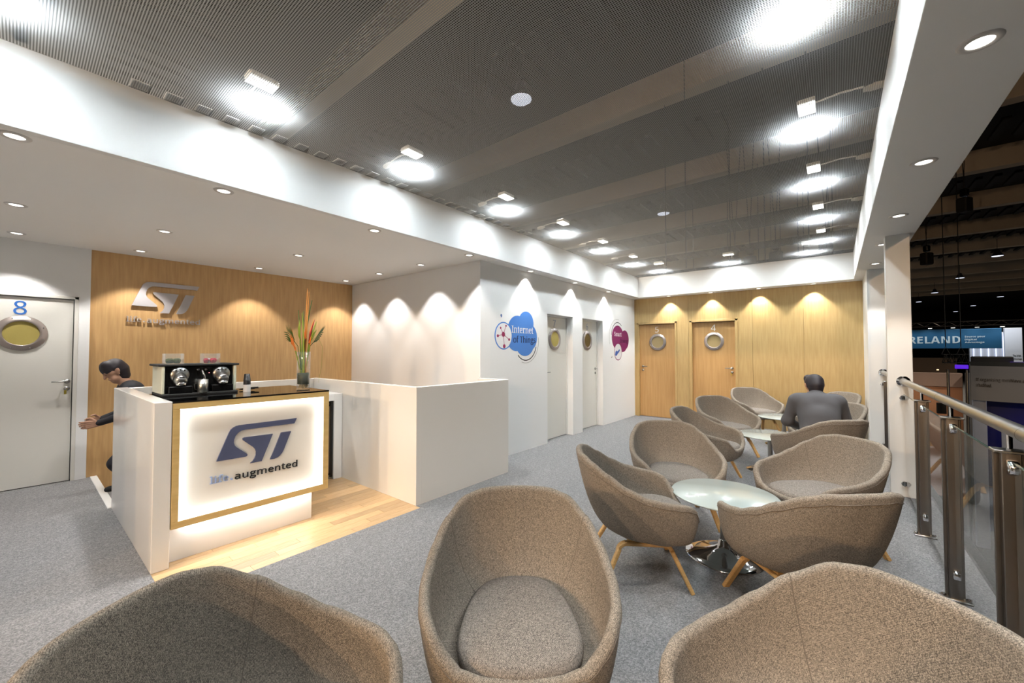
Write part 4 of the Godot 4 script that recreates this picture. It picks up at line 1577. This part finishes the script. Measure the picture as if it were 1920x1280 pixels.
func make_chair(label: String) -> Node3D:
	var o := thing("lounge_chair", label, "chair", Vector3.ZERO, 0.0, "grey shell lounge chairs")
	var n := 96
	var prof := []
	for i in 11:
		prof.append([0, i / 10.0])
	for i in range(1, 7):
		prof.append([1, i / 6.0])
	for i in range(1, 11):
		prof.append([2, i / 10.0])
	var st := mb(true)
	var ring := []
	for k in n:
		var col := [Vector3(0, 0.287, 0.03)]
		for p in prof:
			col.append(shell_at(-180.0 + 360.0 * k / n, p[0], p[1]))
		col.append(Vector3(0, 0.362, 0.03))
		ring.append(col)
	var m: int = ring[0].size()
	for k in n:
		var l := (k + 1) % n
		for i in m - 1:
			if i == 0:
				tri(st, ring[k][0], ring[k][1], ring[l][1])
			elif i == m - 2:
				tri(st, ring[k][i], ring[k][i + 1], ring[l][i])
			else:
				quad(st, ring[l][i], ring[k][i], ring[k][i + 1], ring[l][i + 1])
	obj("seat_shell", st, M.fabric, o)
	# seat cushion
	st = mb(true)
	var layers := [[0.0, 0.366, 0.90], [0.0, 0.368, 0.965], [0.0, 0.380, 0.995], [0.0, 0.402, 1.0], [0.0, 0.422, 0.975], [0.0, 0.433, 0.91], [0.0, 0.439, 0.62], [0.0, 0.440, 0.30]]
	var rings := []
	for ly in layers:
		var r := []
		for k in 64:
			var a := TAU * k / 64
			var s := sin(a)
			var c := cos(a)
			var e := 2.0 / 2.9
			var x := signf(s) * pow(absf(s), e) * 0.262
			var z := signf(c) * pow(absf(c), e) * 0.265
			x *= 0.88 + 0.50 * z            # wider towards the front
			z += 0.035 * (1.0 - (x / 0.27) * (x / 0.27)) * signf(c)
			r.append(Vector3(x * ly[2], ly[1] - 0.03 * (z - 0.1) * 0.0, z * ly[2] + 0.035))
		rings.append(r)
	for i in rings.size() - 1:
		for k in 64:
			var l := (k + 1) % 64
			quad(st, rings[i][k], rings[i][l], rings[i + 1][l], rings[i + 1][k])
	for k in 64:
		tri(st, rings[-1][k], rings[-1][(k + 1) % 64], Vector3(0, 0.441, 0.035))
		tri(st, Vector3(0, 0.366, 0.035), rings[0][(k + 1) % 64], rings[0][k])
	obj("seat_cushion", st, M.fabric_b, o)
	# stitched piping just below the rim, and the seams beside the back
	st = mb(true)
	var path := []
	for k in 120:
		var g := -180.0 + 360.0 * k / 120
		path.append(shell_at(g, 0, 0.968) + Vector3(sin(deg_to_rad(g)), 0, -cos(deg_to_rad(g))) * 0.0005)
	tube(st, path, 0.0022, 5, true)
	obj("piping", st, M.thread, o)
	for s in [-1.0, 1.0]:
		st = mb(true)
		path = []
		for i in 7:
			path.append(shell_at(s * 56.0, 1, i / 6.0))
		for i in range(1, 12):
			path.append(shell_at(s * (56.0 - 8.0 * i / 11.0), 2, 0.8 * i / 11.0))
		tube(st, path, 0.0016, 5)
		obj("seam", st, M.thread, o)
	# bent timber frames on both sides, joined by rails
	for s in [-1.0, 1.0]:
		st = mb()
		var xf: float = s * 0.285
		var xt: float = s * 0.215
		var pts := [Vector3(xf, 0.0, 0.285), Vector3(xt + (xf - xt) * 0.2, 0.215, 0.185)]
		for i in 5:
			var a := (i + 0.5) / 5.0 * PI / 2.6
			pts.append(Vector3(xt, 0.218 + 0.045 * sin(a) / sin(PI / 2.6), 0.182 - 0.05 * (1 - cos(a)) / (1 - cos(PI / 2.6))))
		for i in 5:
			var a := (4.5 - i) / 5.0 * PI / 2.6
			pts.append(Vector3(xt, 0.218 + 0.045 * sin(a) / sin(PI / 2.6), -0.152 + 0.05 * (1 - cos(a)) / (1 - cos(PI / 2.6))))
		pts.append(Vector3(xt + (xf - xt) * 0.2, 0.215, -0.155))
		pts.append(Vector3(xf, 0.0, -0.265))
		bar(st, pts, Vector3(1, 0, 0), 0.042, 0.024)
		obj("leg_frame", st, M.oak, o)
	st = mb()
	for z in [0.09, -0.07]:
		box(st, Vector3(0, 0.272, z), Vector3(0.44, 0.022, 0.045), 0.004)
	obj("cross_rail", st, M.oak, o)
	return o


func make_table(label: String, at: Vector3) -> Node3D:
	var o := thing("side_table", label, "table", at, 0.0, "round glass tables of the lounge")
	var st := mb()
	lathe(st, [Vector2(0, 0.440), Vector2(0.352, 0.440), Vector2(0.358, 0.443), Vector2(0.358, 0.449), Vector2(0.352, 0.452), Vector2(0, 0.452)], 64)
	obj("table_top", st, M.frost, o)
	st = mb()
	lathe(st, [Vector2(0, 0.428), Vector2(0.075, 0.428), Vector2(0.075, 0.440), Vector2(0, 0.440)], 24)
	lathe(st, [Vector2(0.027, 0.08), Vector2(0.027, 0.43)], 24)
	obj("column", st, M.steel, o)
	st = mb()
	lathe(st, [Vector2(0.0, 0.0), Vector2(0.262, 0.0), Vector2(0.265, 0.004), Vector2(0.262, 0.010), Vector2(0.20, 0.018), Vector2(0.12, 0.035), Vector2(0.07, 0.06), Vector2(0.045, 0.085), Vector2(0.036, 0.12), Vector2(0.03, 0.125)], 56)
	obj("base", st, M.chrome, o)
	return o


# x, z, heading in degrees (0 looks along +z, 90 along +x), label
const CHAIRS := [
	[-1.215, -0.375, 121.5, "grey shell chair in shade whose back is cut off, beside the cream parquet"],
	[-1.041, -1.330, 40.2, "grey shell chair seen whole from the front with its cushion showing"],
	[-0.010, -1.345, -37.0, "large grey shell chair beside the steel railing posts"],
	[-1.104, -2.734, 123.6, "grey shell chair turned side on, left of the table with chrome trumpet foot"],
	[-1.150, -3.776, 33.5, "grey shell chair behind the nearest visible glass table, facing out"],
	[-0.115, -3.950, -40.5, "grey shell chair right of the glass table with chrome foot, near the pillar"],
	[-0.167, -2.866, -136.5, "grey shell chair showing its outer back between railing and glass table"],
	[-1.192, -5.165, 87.0, "grey shell chair side on at the middle glass table"],
	[-1.265, -6.596, 48.0, "grey shell chair behind the middle glass table, facing out"],
	[-0.165, -5.570, -135.4, "grey shell chair in which the man in the grey jacket sits"],
	[-0.110, -6.850, -45.0, "grey shell chair right behind the man in the grey jacket"],
	[-1.151, -8.585, 39.5, "grey shell chair against the timber end wall under door four"],
	[-0.100, -8.620, -42.0, "grey shell chair in the far corner by the timber wall and wall return"],
]
const TABLES := [
	[-0.52, -0.70, "round frosted glass table between the front chairs, mostly out of view"],
	[-0.655, -3.29, "round frosted glass table with chrome trumpet foot in full view"],
	[-0.655, -5.97, "round frosted glass table in front of the seated man"],
	[-0.655, -7.75, "round frosted glass table farthest back, near the timber wall"],
]


func lounge() -> void:
	var proto: Node3D = null
	for c in CHAIRS:
		var at := Vector3(c[0], 0, c[1])
		if proto == null:
			proto = make_chair(c[3])
			proto.position = at
			proto.rotation.y = deg_to_rad(c[2])
		else:
			copy(proto, c[3], at, deg_to_rad(c[2]))
	var tp: Node3D = null
	for t in TABLES:
		if tp == null:
			tp = make_table(t[2], Vector3(t[0], 0, t[1]))
		else:
			copy(tp, t[2], Vector3(t[0], 0, t[1]), 0.0)


# ---------------------------------------------------------------- railing
func railing() -> void:
	var X := 0.545
	for sec in [
		["long glass and steel railing running from the slim white pillar past the chairs", -5.78, 2.2, [-4.66, -3.59, -2.54, -1.48, -0.42, 0.64, 1.7]],
		["short glass and steel railing between the slim pillar and the wall return", -8.0, -5.92, [-7.35, -6.65]],
	]:
		var o := thing("glass_railing", sec[0], "railing", Vector3(X, 0, 0))
		for z in sec[3]:
			railing_post(o, z)
		var ends: Array = [sec[1]] + (sec[3] as Array).duplicate()
		if sec[1] < -6.0:
			ends.append(sec[2])
		ends.sort()
		for i in ends.size() - 1:
			glass_panel(o, ends[i] + (0.05 if i else 0.03), ends[i + 1] - 0.05)
		var st := mb()
		tube(st, [Vector3(0, 1.19, sec[1]), Vector3(0, 1.19, sec[2])], 0.0285, 24)
		var rail := obj("handrail", st, M.steel, o)
		for z in ([sec[1]] if sec[1] > -6.0 else [sec[1], sec[2]]):
			st = mb()
			var s := 1.0 if z == sec[1] else -1.0
			lathe(st, [Vector2(0.0, 0.0), Vector2(0.056, 0.0), Vector2(0.054, 0.010), Vector2(0.034, 0.016), Vector2(0.030, 0.03)], 28, Transform3D(Basis(Vector3.RIGHT, PI / 2 * s), Vector3(0, 1.19, z)))
			obj("wall_flange", st, M.chrome, rail)
		if sec[1] > -6.0:
			for z in [-3.9, -2.35]:
				st = mb()
				lathe(st, [Vector2(0.0285, -0.003), Vector2(0.0293, 0.0), Vector2(0.0285, 0.003)], 24, Transform3D(Basis(Vector3.RIGHT, PI / 2), Vector3(0, 1.19, z)))
				obj("joint_ring", st, M.dark_steel, rail)
		for z in ([sec[1]] if sec[1] > -6.0 else [sec[1], sec[2]]):
			for y in [1.02, 0.14]:
				var s := 1.0 if z == sec[1] else -1.0
				st = mb()
				box(st, Vector3(-0.012, y, z + s * 0.025), Vector3(0.034, 0.052, 0.05), 0.010)
				var cl := obj("pillar_clamp", st, M.chrome, o)
				st = mb()
				lathe(st, [Vector2(0.010, 0), Vector2(0.010, 0.006), Vector2(0, 0.008)], 10, Transform3D(Basis(Vector3.BACK, PI / 2), Vector3(-0.029, y, z + s * 0.03)))
				obj("screw", st, M.steel, cl)
	# metal edge of the deck outside the glass
	var st := mb()
	span(st, Vector3(0.74, -0.02, -9.3), Vector3(0.80, 0.035, DECK_Z), 0.003)
	struct("trim_5", "pale metal edge strip of the deck outside the railing", st, M.dark_steel)


func railing_post(o: Node, z: float) -> void:
	var st := mb()
	box(st, Vector3(0, 0.545, z), Vector3(0.055, 1.09, 0.040), 0.003)
	box(st, Vector3(0.0, 0.545, z - 0.026), Vector3(0.085, 1.09, 0.012), 0.003)
	var post := obj("post", st, M.post_steel, o)
	st = mb()
	box(st, Vector3(0, 1.095, z - 0.005), Vector3(0.10, 0.012, 0.075), 0.003)
	obj("cap_plate", st, M.steel, post)
	st = mb()
	tube(st, [Vector3(0, 1.095, z), Vector3(0, 1.175, z)], 0.009, 12)
	obj("rail_stem", st, M.chrome, post)
	st = mb()
	box(st, Vector3(0, 0.006, z), Vector3(0.13, 0.012, 0.07), 0.003)
	obj("foot_plate", st, M.steel, post)
	for s in [-1.0, 1.0]:
		st = mb()
		lathe(st, [Vector2(0.013, 0.012), Vector2(0.013, 0.022), Vector2(0.0, 0.028)], 8, Transform3D(Basis.IDENTITY, Vector3(s * 0.052, 0, z)))
		obj("bolt", st, M.chrome, post)
	for y in [1.035, 0.16]:
		for s in [-1.0, 1.0]:
			st = mb()
			lathe(st, [Vector2(0.0, -0.016), Vector2(0.026, -0.015), Vector2(0.030, -0.010), Vector2(0.030, 0.010), Vector2(0.026, 0.015), Vector2(0.0, 0.016)], 20, Transform3D(Basis(Vector3.BACK, PI / 2), Vector3(0, y, z + s * 0.030)))
			obj("glass_clamp", st, M.chrome, post)


func glass_panel(o: Node, z0: float, z1: float) -> void:
	var st := mb()
	quad(st, Vector3(0, 0.085, z1), Vector3(0, 0.085, z0), Vector3(0, 1.055, z0), Vector3(0, 1.055, z1))
	var p := obj("glass_pane", st, M.pane, o)
	st = mb()
	span(st, Vector3(-0.004, 1.053, z0), Vector3(0.004, 1.058, z1))
	obj("top_edge", st, M.glass_edge, p)


# ---------------------------------------------------------------- people
# bones: [a, b, radius a, radius b, colour]; joined by a smooth minimum and meshed as surface nets
func bone_dist(p: Vector3, b: Array) -> float:
	var a: Vector3 = b[0]
	var ab: Vector3 = b[1] - a
	var t := clampf((p - a).dot(ab) / maxf(ab.length_squared(), 1e-9), 0, 1)
	return (p - a - ab * t).length() - lerpf(b[2], b[3], t)


func net(st: SurfaceTool, bones: Array, cell: float, k: float) -> void:
	var lo := Vector3.INF
	var hi := -Vector3.INF
	for b in bones:
		var r: float = maxf(b[2], b[3]) + 0.03
		for p in [b[0], b[1]]:
			lo = lo.min(p - Vector3.ONE * r)
			hi = hi.max(p + Vector3.ONE * r)
	var n := Vector3i(((hi - lo) / cell).ceil()) + Vector3i.ONE * 2
	var f := PackedFloat32Array()
	f.resize(n.x * n.y * n.z)
	f.fill(9.0)
	var sy := n.x
	var sz := n.x * n.y
	for b in bones:
		var r: float = maxf(b[2], b[3]) + maxf(k * 1.5, cell * 3.0)
		var p0: Vector3 = (b[0] as Vector3).min(b[1]) - Vector3.ONE * r
		var p1: Vector3 = (b[0] as Vector3).max(b[1]) + Vector3.ONE * r
		var i0 := Vector3i(((p0 - lo) / cell).floor()).clamp(Vector3i.ZERO, n - Vector3i.ONE)
		var i1 := Vector3i(((p1 - lo) / cell).ceil()).clamp(Vector3i.ZERO, n - Vector3i.ONE)
		for z in range(i0.z, i1.z + 1):
			for y in range(i0.y, i1.y + 1):
				for x in range(i0.x, i1.x + 1):
					var d := bone_dist(lo + Vector3(x, y, z) * cell, b)
					var at := x + y * sy + z * sz
					var e := f[at]
					var h := clampf(0.5 + 0.5 * (e - d) / k, 0, 1)
					f[at] = lerpf(e, d, h) - k * h * (1 - h)
	var vert := {}
	var off := [0, 1, sy, sy + 1, sz, sz + 1, sz + sy, sz + sy + 1]
	var pos := [Vector3(0, 0, 0), Vector3(1, 0, 0), Vector3(0, 1, 0), Vector3(1, 1, 0), Vector3(0, 0, 1), Vector3(1, 0, 1), Vector3(0, 1, 1), Vector3(1, 1, 1)]
	var edges := [[0, 1], [2, 3], [4, 5], [6, 7], [0, 2], [1, 3], [4, 6], [5, 7], [0, 4], [1, 5], [2, 6], [3, 7]]
	for z in n.z - 1:
		for y in n.y - 1:
			var row := y * sy + z * sz
			for x in n.x - 1:
				var at := x + row
				var neg := 0
				for o in off:
					if f[at + o] < 0.0:
						neg += 1
				if neg == 0 or neg == 8:
					continue
				var sum := Vector3.ZERO
				var c := 0
				for e in edges:
					var da := f[at + off[e[0]]]
					var db := f[at + off[e[1]]]
					if (da < 0.0) != (db < 0.0):
						sum += (pos[e[0]] as Vector3).lerp(pos[e[1]], da / (da - db))
						c += 1
				vert[at] = lo + (Vector3(x, y, z) + sum / c) * cell
	var tint := {}
	for at in vert:
		var best := 9.0
		var col := Color.WHITE
		for b in bones:
			var d := bone_dist(vert[at], b)
			if d < best:
				best = d
				col = b[4]
		tint[at] = col
	st.set_smooth_group(0)
	for at in vert:
		var here := f[at]
		for ax in 3:
			var d: int = [1, sy, sz][ax]
			var u: int = [sy, sz, 1][ax]
			var v: int = [sz, 1, sy][ax]
			if at + d >= f.size():
				continue
			var there := f[at + d]
			if (here < 0.0) == (there < 0.0):
				continue
			var q := [at, at - u, at - u - v, at - v]
			if not (vert.has(q[1]) and vert.has(q[2]) and vert.has(q[3])):
				continue
			if here < 0.0:
				q.reverse()
			for i in [0, 1, 2, 0, 2, 3]:
				st.set_color(tint[q[i]])
				st.add_vertex(vert[q[i]])


func hand_bones(w: Vector3, dir: Vector3, out: Vector3, palm: Vector3, skin: Color) -> Array:
	# w wrist, dir along the fingers, out towards the thumb, palm where the palm looks
	var b := []
	for i in 4:
		var s := 0.030 - 0.0205 * i
		b.append([w + out * s * 0.6, w + dir * 0.085 + out * s, 0.014, 0.011, skin])
		var len: float = [0.068, 0.076, 0.070, 0.054][i]
		var k := w + dir * 0.085 + out * s
		var k1 := k + (dir * 0.85 + palm * 0.5).normalized() * len * 0.5
		var k2 := k1 + (dir * 0.45 + palm * 0.9).normalized() * len * 0.5
		b.append([k, k1, 0.0092, 0.0085, skin])
		b.append([k1, k2, 0.0085, 0.0072, skin])
	var t0 := w + dir * 0.02 + out * 0.03
	var t1 := t0 + (dir * 0.6 + out * 0.7 + palm * 0.3).normalized() * 0.045
	b.append([w + dir * 0.01, t0, 0.016, 0.013, skin])
	b.append([t0, t1, 0.0125, 0.0105, skin])
	b.append([t1, t1 + (dir * 0.9 + palm * 0.4).normalized() * 0.034, 0.0105, 0.008, skin])
	return b


func head_parts(o: Node3D, st: SurfaceTool, c: Vector3, turn: Basis, skin: Color, neck: Vector3) -> void:
	# c the middle of the head; the face looks along turn * +z
	var t := Transform3D(turn, c)
	var b := [
		[t * Vector3(0, 0.035, -0.02), t * Vector3(0, 0.03, 0.015), 0.083, 0.078, skin],
		[t * Vector3(0, -0.01, 0.02), t * Vector3(0, -0.085, 0.045), 0.066, 0.036, skin],
		[t * Vector3(-0.03, -0.06, 0.03), t * Vector3(0.03, -0.06, 0.03), 0.038, 0.038, skin],
		[t * Vector3(0, 0.015, 0.090), t * Vector3(0, -0.026, 0.106), 0.008, 0.013, skin],
		[t * Vector3(-0.034, 0.028, 0.080), t * Vector3(0.034, 0.028, 0.080), 0.011, 0.011, skin],
		[t * Vector3(-0.016, -0.058, 0.082), t * Vector3(0.016, -0.058, 0.082), 0.008, 0.008, skin.darkened(0.12)],
		[t * Vector3(0, -0.05, 0), neck, 0.052, 0.058, skin],
	]
	for s in [-1.0, 1.0]:
		b.append([t * Vector3(s * 0.080, 0.020, -0.012), t * Vector3(s * 0.076, -0.028, -0.006), 0.014, 0.010, skin])
		b.append([t * Vector3(s * 0.086, 0.026, -0.018), t * Vector3(s * 0.088, 0.000, -0.020), 0.008, 0.006, skin])
	net(st, b, 0.006, 0.018)
	for s in [-1.0, 1.0]:
		var e := mb()
		lathe(e, [Vector2(0, -0.010), Vector2(0.008, -0.006), Vector2(0.010, 0), Vector2(0.008, 0.006), Vector2(0, 0.010)], 10, t * Transform3D(Basis.IDENTITY, Vector3(s * 0.030, 0.008, 0.078)))
		obj("eye", e, mat(Color(0.06, 0.05, 0.05), 0.2), o)
	# short black hair
	var h := mb(true)
	var hc := Color(0.012, 0.011, 0.012)
	net(h, [
		[t * Vector3(0, 0.050, -0.022), t * Vector3(0, 0.052, 0.022), 0.090, 0.082, hc],
		[t * Vector3(0, 0.000, -0.042), t * Vector3(0, -0.062, -0.034), 0.080, 0.064, hc],
		[t * Vector3(-0.03, 0.09, 0.04), t * Vector3(0.04, 0.10, 0.035), 0.045, 0.045, hc],
		[t * Vector3(-0.068, 0.04, -0.01), t * Vector3(-0.070, -0.005, -0.020), 0.022, 0.012, hc],
		[t * Vector3(0.068, 0.04, -0.01), t * Vector3(0.070, -0.005, -0.020), 0.022, 0.012, hc],
	], 0.008, 0.02)
	var hm := mat(Color.WHITE, 0.55)
	hm.vertex_color_use_as_albedo = true
	obj("hair", h, hm, o)


func people() -> void:
	var vm := mat(Color.WHITE, 0.85)
	vm.vertex_color_use_as_albedo = true
	var skin := Color(0.42, 0.24, 0.16)
	# the man seated in the lounge, seen from behind, bent over the table
	var seat: Array = CHAIRS[9]
	var suit := Color(0.075, 0.075, 0.083)
	var o := thing("person", "man in a grey jacket sitting bent forward with his back turned", "person", Vector3(seat[0] + 0.02, 0, seat[1] - 0.01), deg_to_rad(-168.0))
	var trousers := Color(0.03, 0.03, 0.035)
	var shoe := Color(0.01, 0.01, 0.01)
	var b := [
		[Vector3(-0.09, 0.525, -0.04), Vector3(0.09, 0.525, -0.04), 0.115, 0.115, suit],
		[Vector3(0, 0.56, -0.05), Vector3(0, 0.76, 0.02), 0.135, 0.150, suit],
		[Vector3(-0.06, 0.62, -0.03), Vector3(-0.09, 0.88, 0.08), 0.12, 0.115, suit],
		[Vector3(0.06, 0.62, -0.03), Vector3(0.09, 0.88, 0.08), 0.12, 0.115, suit],
		[Vector3(-0.15, 0.945, 0.12), Vector3(0.15, 0.945, 0.12), 0.082, 0.082, suit],
		[Vector3(0, 0.93, 0.10), Vector3(0, 1.0, 0.16), 0.10, 0.07, suit],
	]
	for s in [-1.0, 1.0]:
		b.append([Vector3(s * 0.205, 0.935, 0.125), Vector3(s * 0.275, 0.69, 0.16), 0.068, 0.054, suit])
		b.append([Vector3(s * 0.275, 0.69, 0.16), Vector3(s * 0.13, 0.60, 0.36), 0.054, 0.040, suit])
		b.append([Vector3(s * 0.10, 0.52, -0.02), Vector3(s * 0.13 - 0.14, 0.52, 0.34), 0.095, 0.070, trousers])
		b.append([Vector3(s * 0.13 - 0.14, 0.51, 0.34), Vector3(s * 0.14 - 0.13, 0.10, 0.31), 0.066, 0.045, trousers])
		b.append([Vector3(s * 0.14 - 0.13, 0.045, 0.28), Vector3(s * 0.15 - 0.18, 0.035, 0.43), 0.042, 0.034, shoe])
	var st := mb(true)
	net(st, b, 0.015, 0.05)
	for s in [-1.0, 1.0]:
		net(st, hand_bones(Vector3(s * 0.125, 0.597, 0.368), Vector3(-s * 0.45, -0.15, 0.88).normalized(), Vector3(-s * 0.88, 0.2, -0.45).normalized(), Vector3(0, -1, 0.1).normalized(), skin), 0.0045, 0.006)
	head_parts(o, st, Vector3(0.0, 1.095, 0.235), Basis(Vector3.UP, 0.12) * Basis(Vector3.RIGHT, 0.28), skin, Vector3(0, 0.98, 0.15))
	obj("body", st, vm, o)
	st = mb(true)
	var path := []
	for i in 20:
		var a := TAU * i / 20
		path.append(Vector3(0.073 * sin(a), 1.005 + 0.012 * cos(a), 0.160 - 0.068 * cos(a)))
	tube(st, path, 0.016, 7, true)
	obj("jacket_collar", st, mat(Color(0.27, 0.27, 0.29), 0.9), o)
	# the person coming up the stairs behind the reception wall, bent forward
	var p := thing("person", "person in dark clothes leaning forward on the stairs behind the reception wall", "person", Vector3(-6.15, -0.2, -0.80), 0.0)
	var top := Color(0.014, 0.014, 0.016)
	var jean := Color(0.012, 0.014, 0.020)
	b = [
		[Vector3(-0.08, 0.86, -0.12), Vector3(0.08, 0.86, -0.12), 0.11, 0.11, jean],
		[Vector3(0, 0.90, -0.12), Vector3(0, 1.10, -0.06), 0.13, 0.14, top],
		[Vector3(-0.06, 1.0, -0.09), Vector3(-0.08, 1.26, 0.0), 0.11, 0.11, top],
		[Vector3(0.06, 1.0, -0.09), Vector3(0.08, 1.26, 0.0), 0.11, 0.11, top],
		[Vector3(-0.13, 1.30, 0.02), Vector3(0.13, 1.30, 0.02), 0.075, 0.075, top],
		[Vector3(0.19, 1.29, 0.02), Vector3(0.24, 1.04, 0.04), 0.06, 0.048, top],
		[Vector3(0.24, 1.04, 0.04), Vector3(0.20, 0.96, 0.26), 0.046, 0.034, top],
		[Vector3(-0.19, 1.29, 0.02), Vector3(-0.25, 1.03, -0.02), 0.06, 0.048, top],
		[Vector3(-0.25, 1.03, -0.02), Vector3(-0.22, 0.95, 0.20), 0.046, 0.034, top],
		[Vector3(0.09, 0.84, -0.10), Vector3(0.11, 0.50, 0.12), 0.095, 0.068, jean],
		[Vector3(0.11, 0.50, 0.12), Vector3(0.11, 0.27, 0.02), 0.065, 0.05, jean],
		[Vector3(0.11, 0.245, 0.03), Vector3(0.11, 0.232, 0.18), 0.04, 0.03, shoe],
		[Vector3(-0.09, 0.84, -0.12), Vector3(-0.10, 0.44, -0.10), 0.095, 0.066, jean],
		[Vector3(-0.10, 0.44, -0.10), Vector3(-0.10, 0.08, -0.22), 0.062, 0.045, jean],
		[Vector3(-0.10, 0.042, -0.20), Vector3(-0.10, 0.032, -0.06), 0.04, 0.03, shoe],
	]
	st = mb(true)
	net(st, b, 0.015, 0.04)
	for s in [-1.0, 1.0]:
		var wr := Vector3(0.20, 0.955, 0.27) if s > 0 else Vector3(-0.22, 0.945, 0.21)
		net(st, hand_bones(wr, Vector3(-s * 0.2, -0.1, 0.97).normalized(), Vector3(0, 1, 0.1).normalized(), Vector3(-s, 0, 0.1).normalized(), skin), 0.0045, 0.006)
	head_parts(p, st, Vector3(0, 1.48, 0.13), Basis(Vector3.RIGHT, 0.5), skin, Vector3(0, 1.34, 0.04))
	obj("body", st, vm, p)
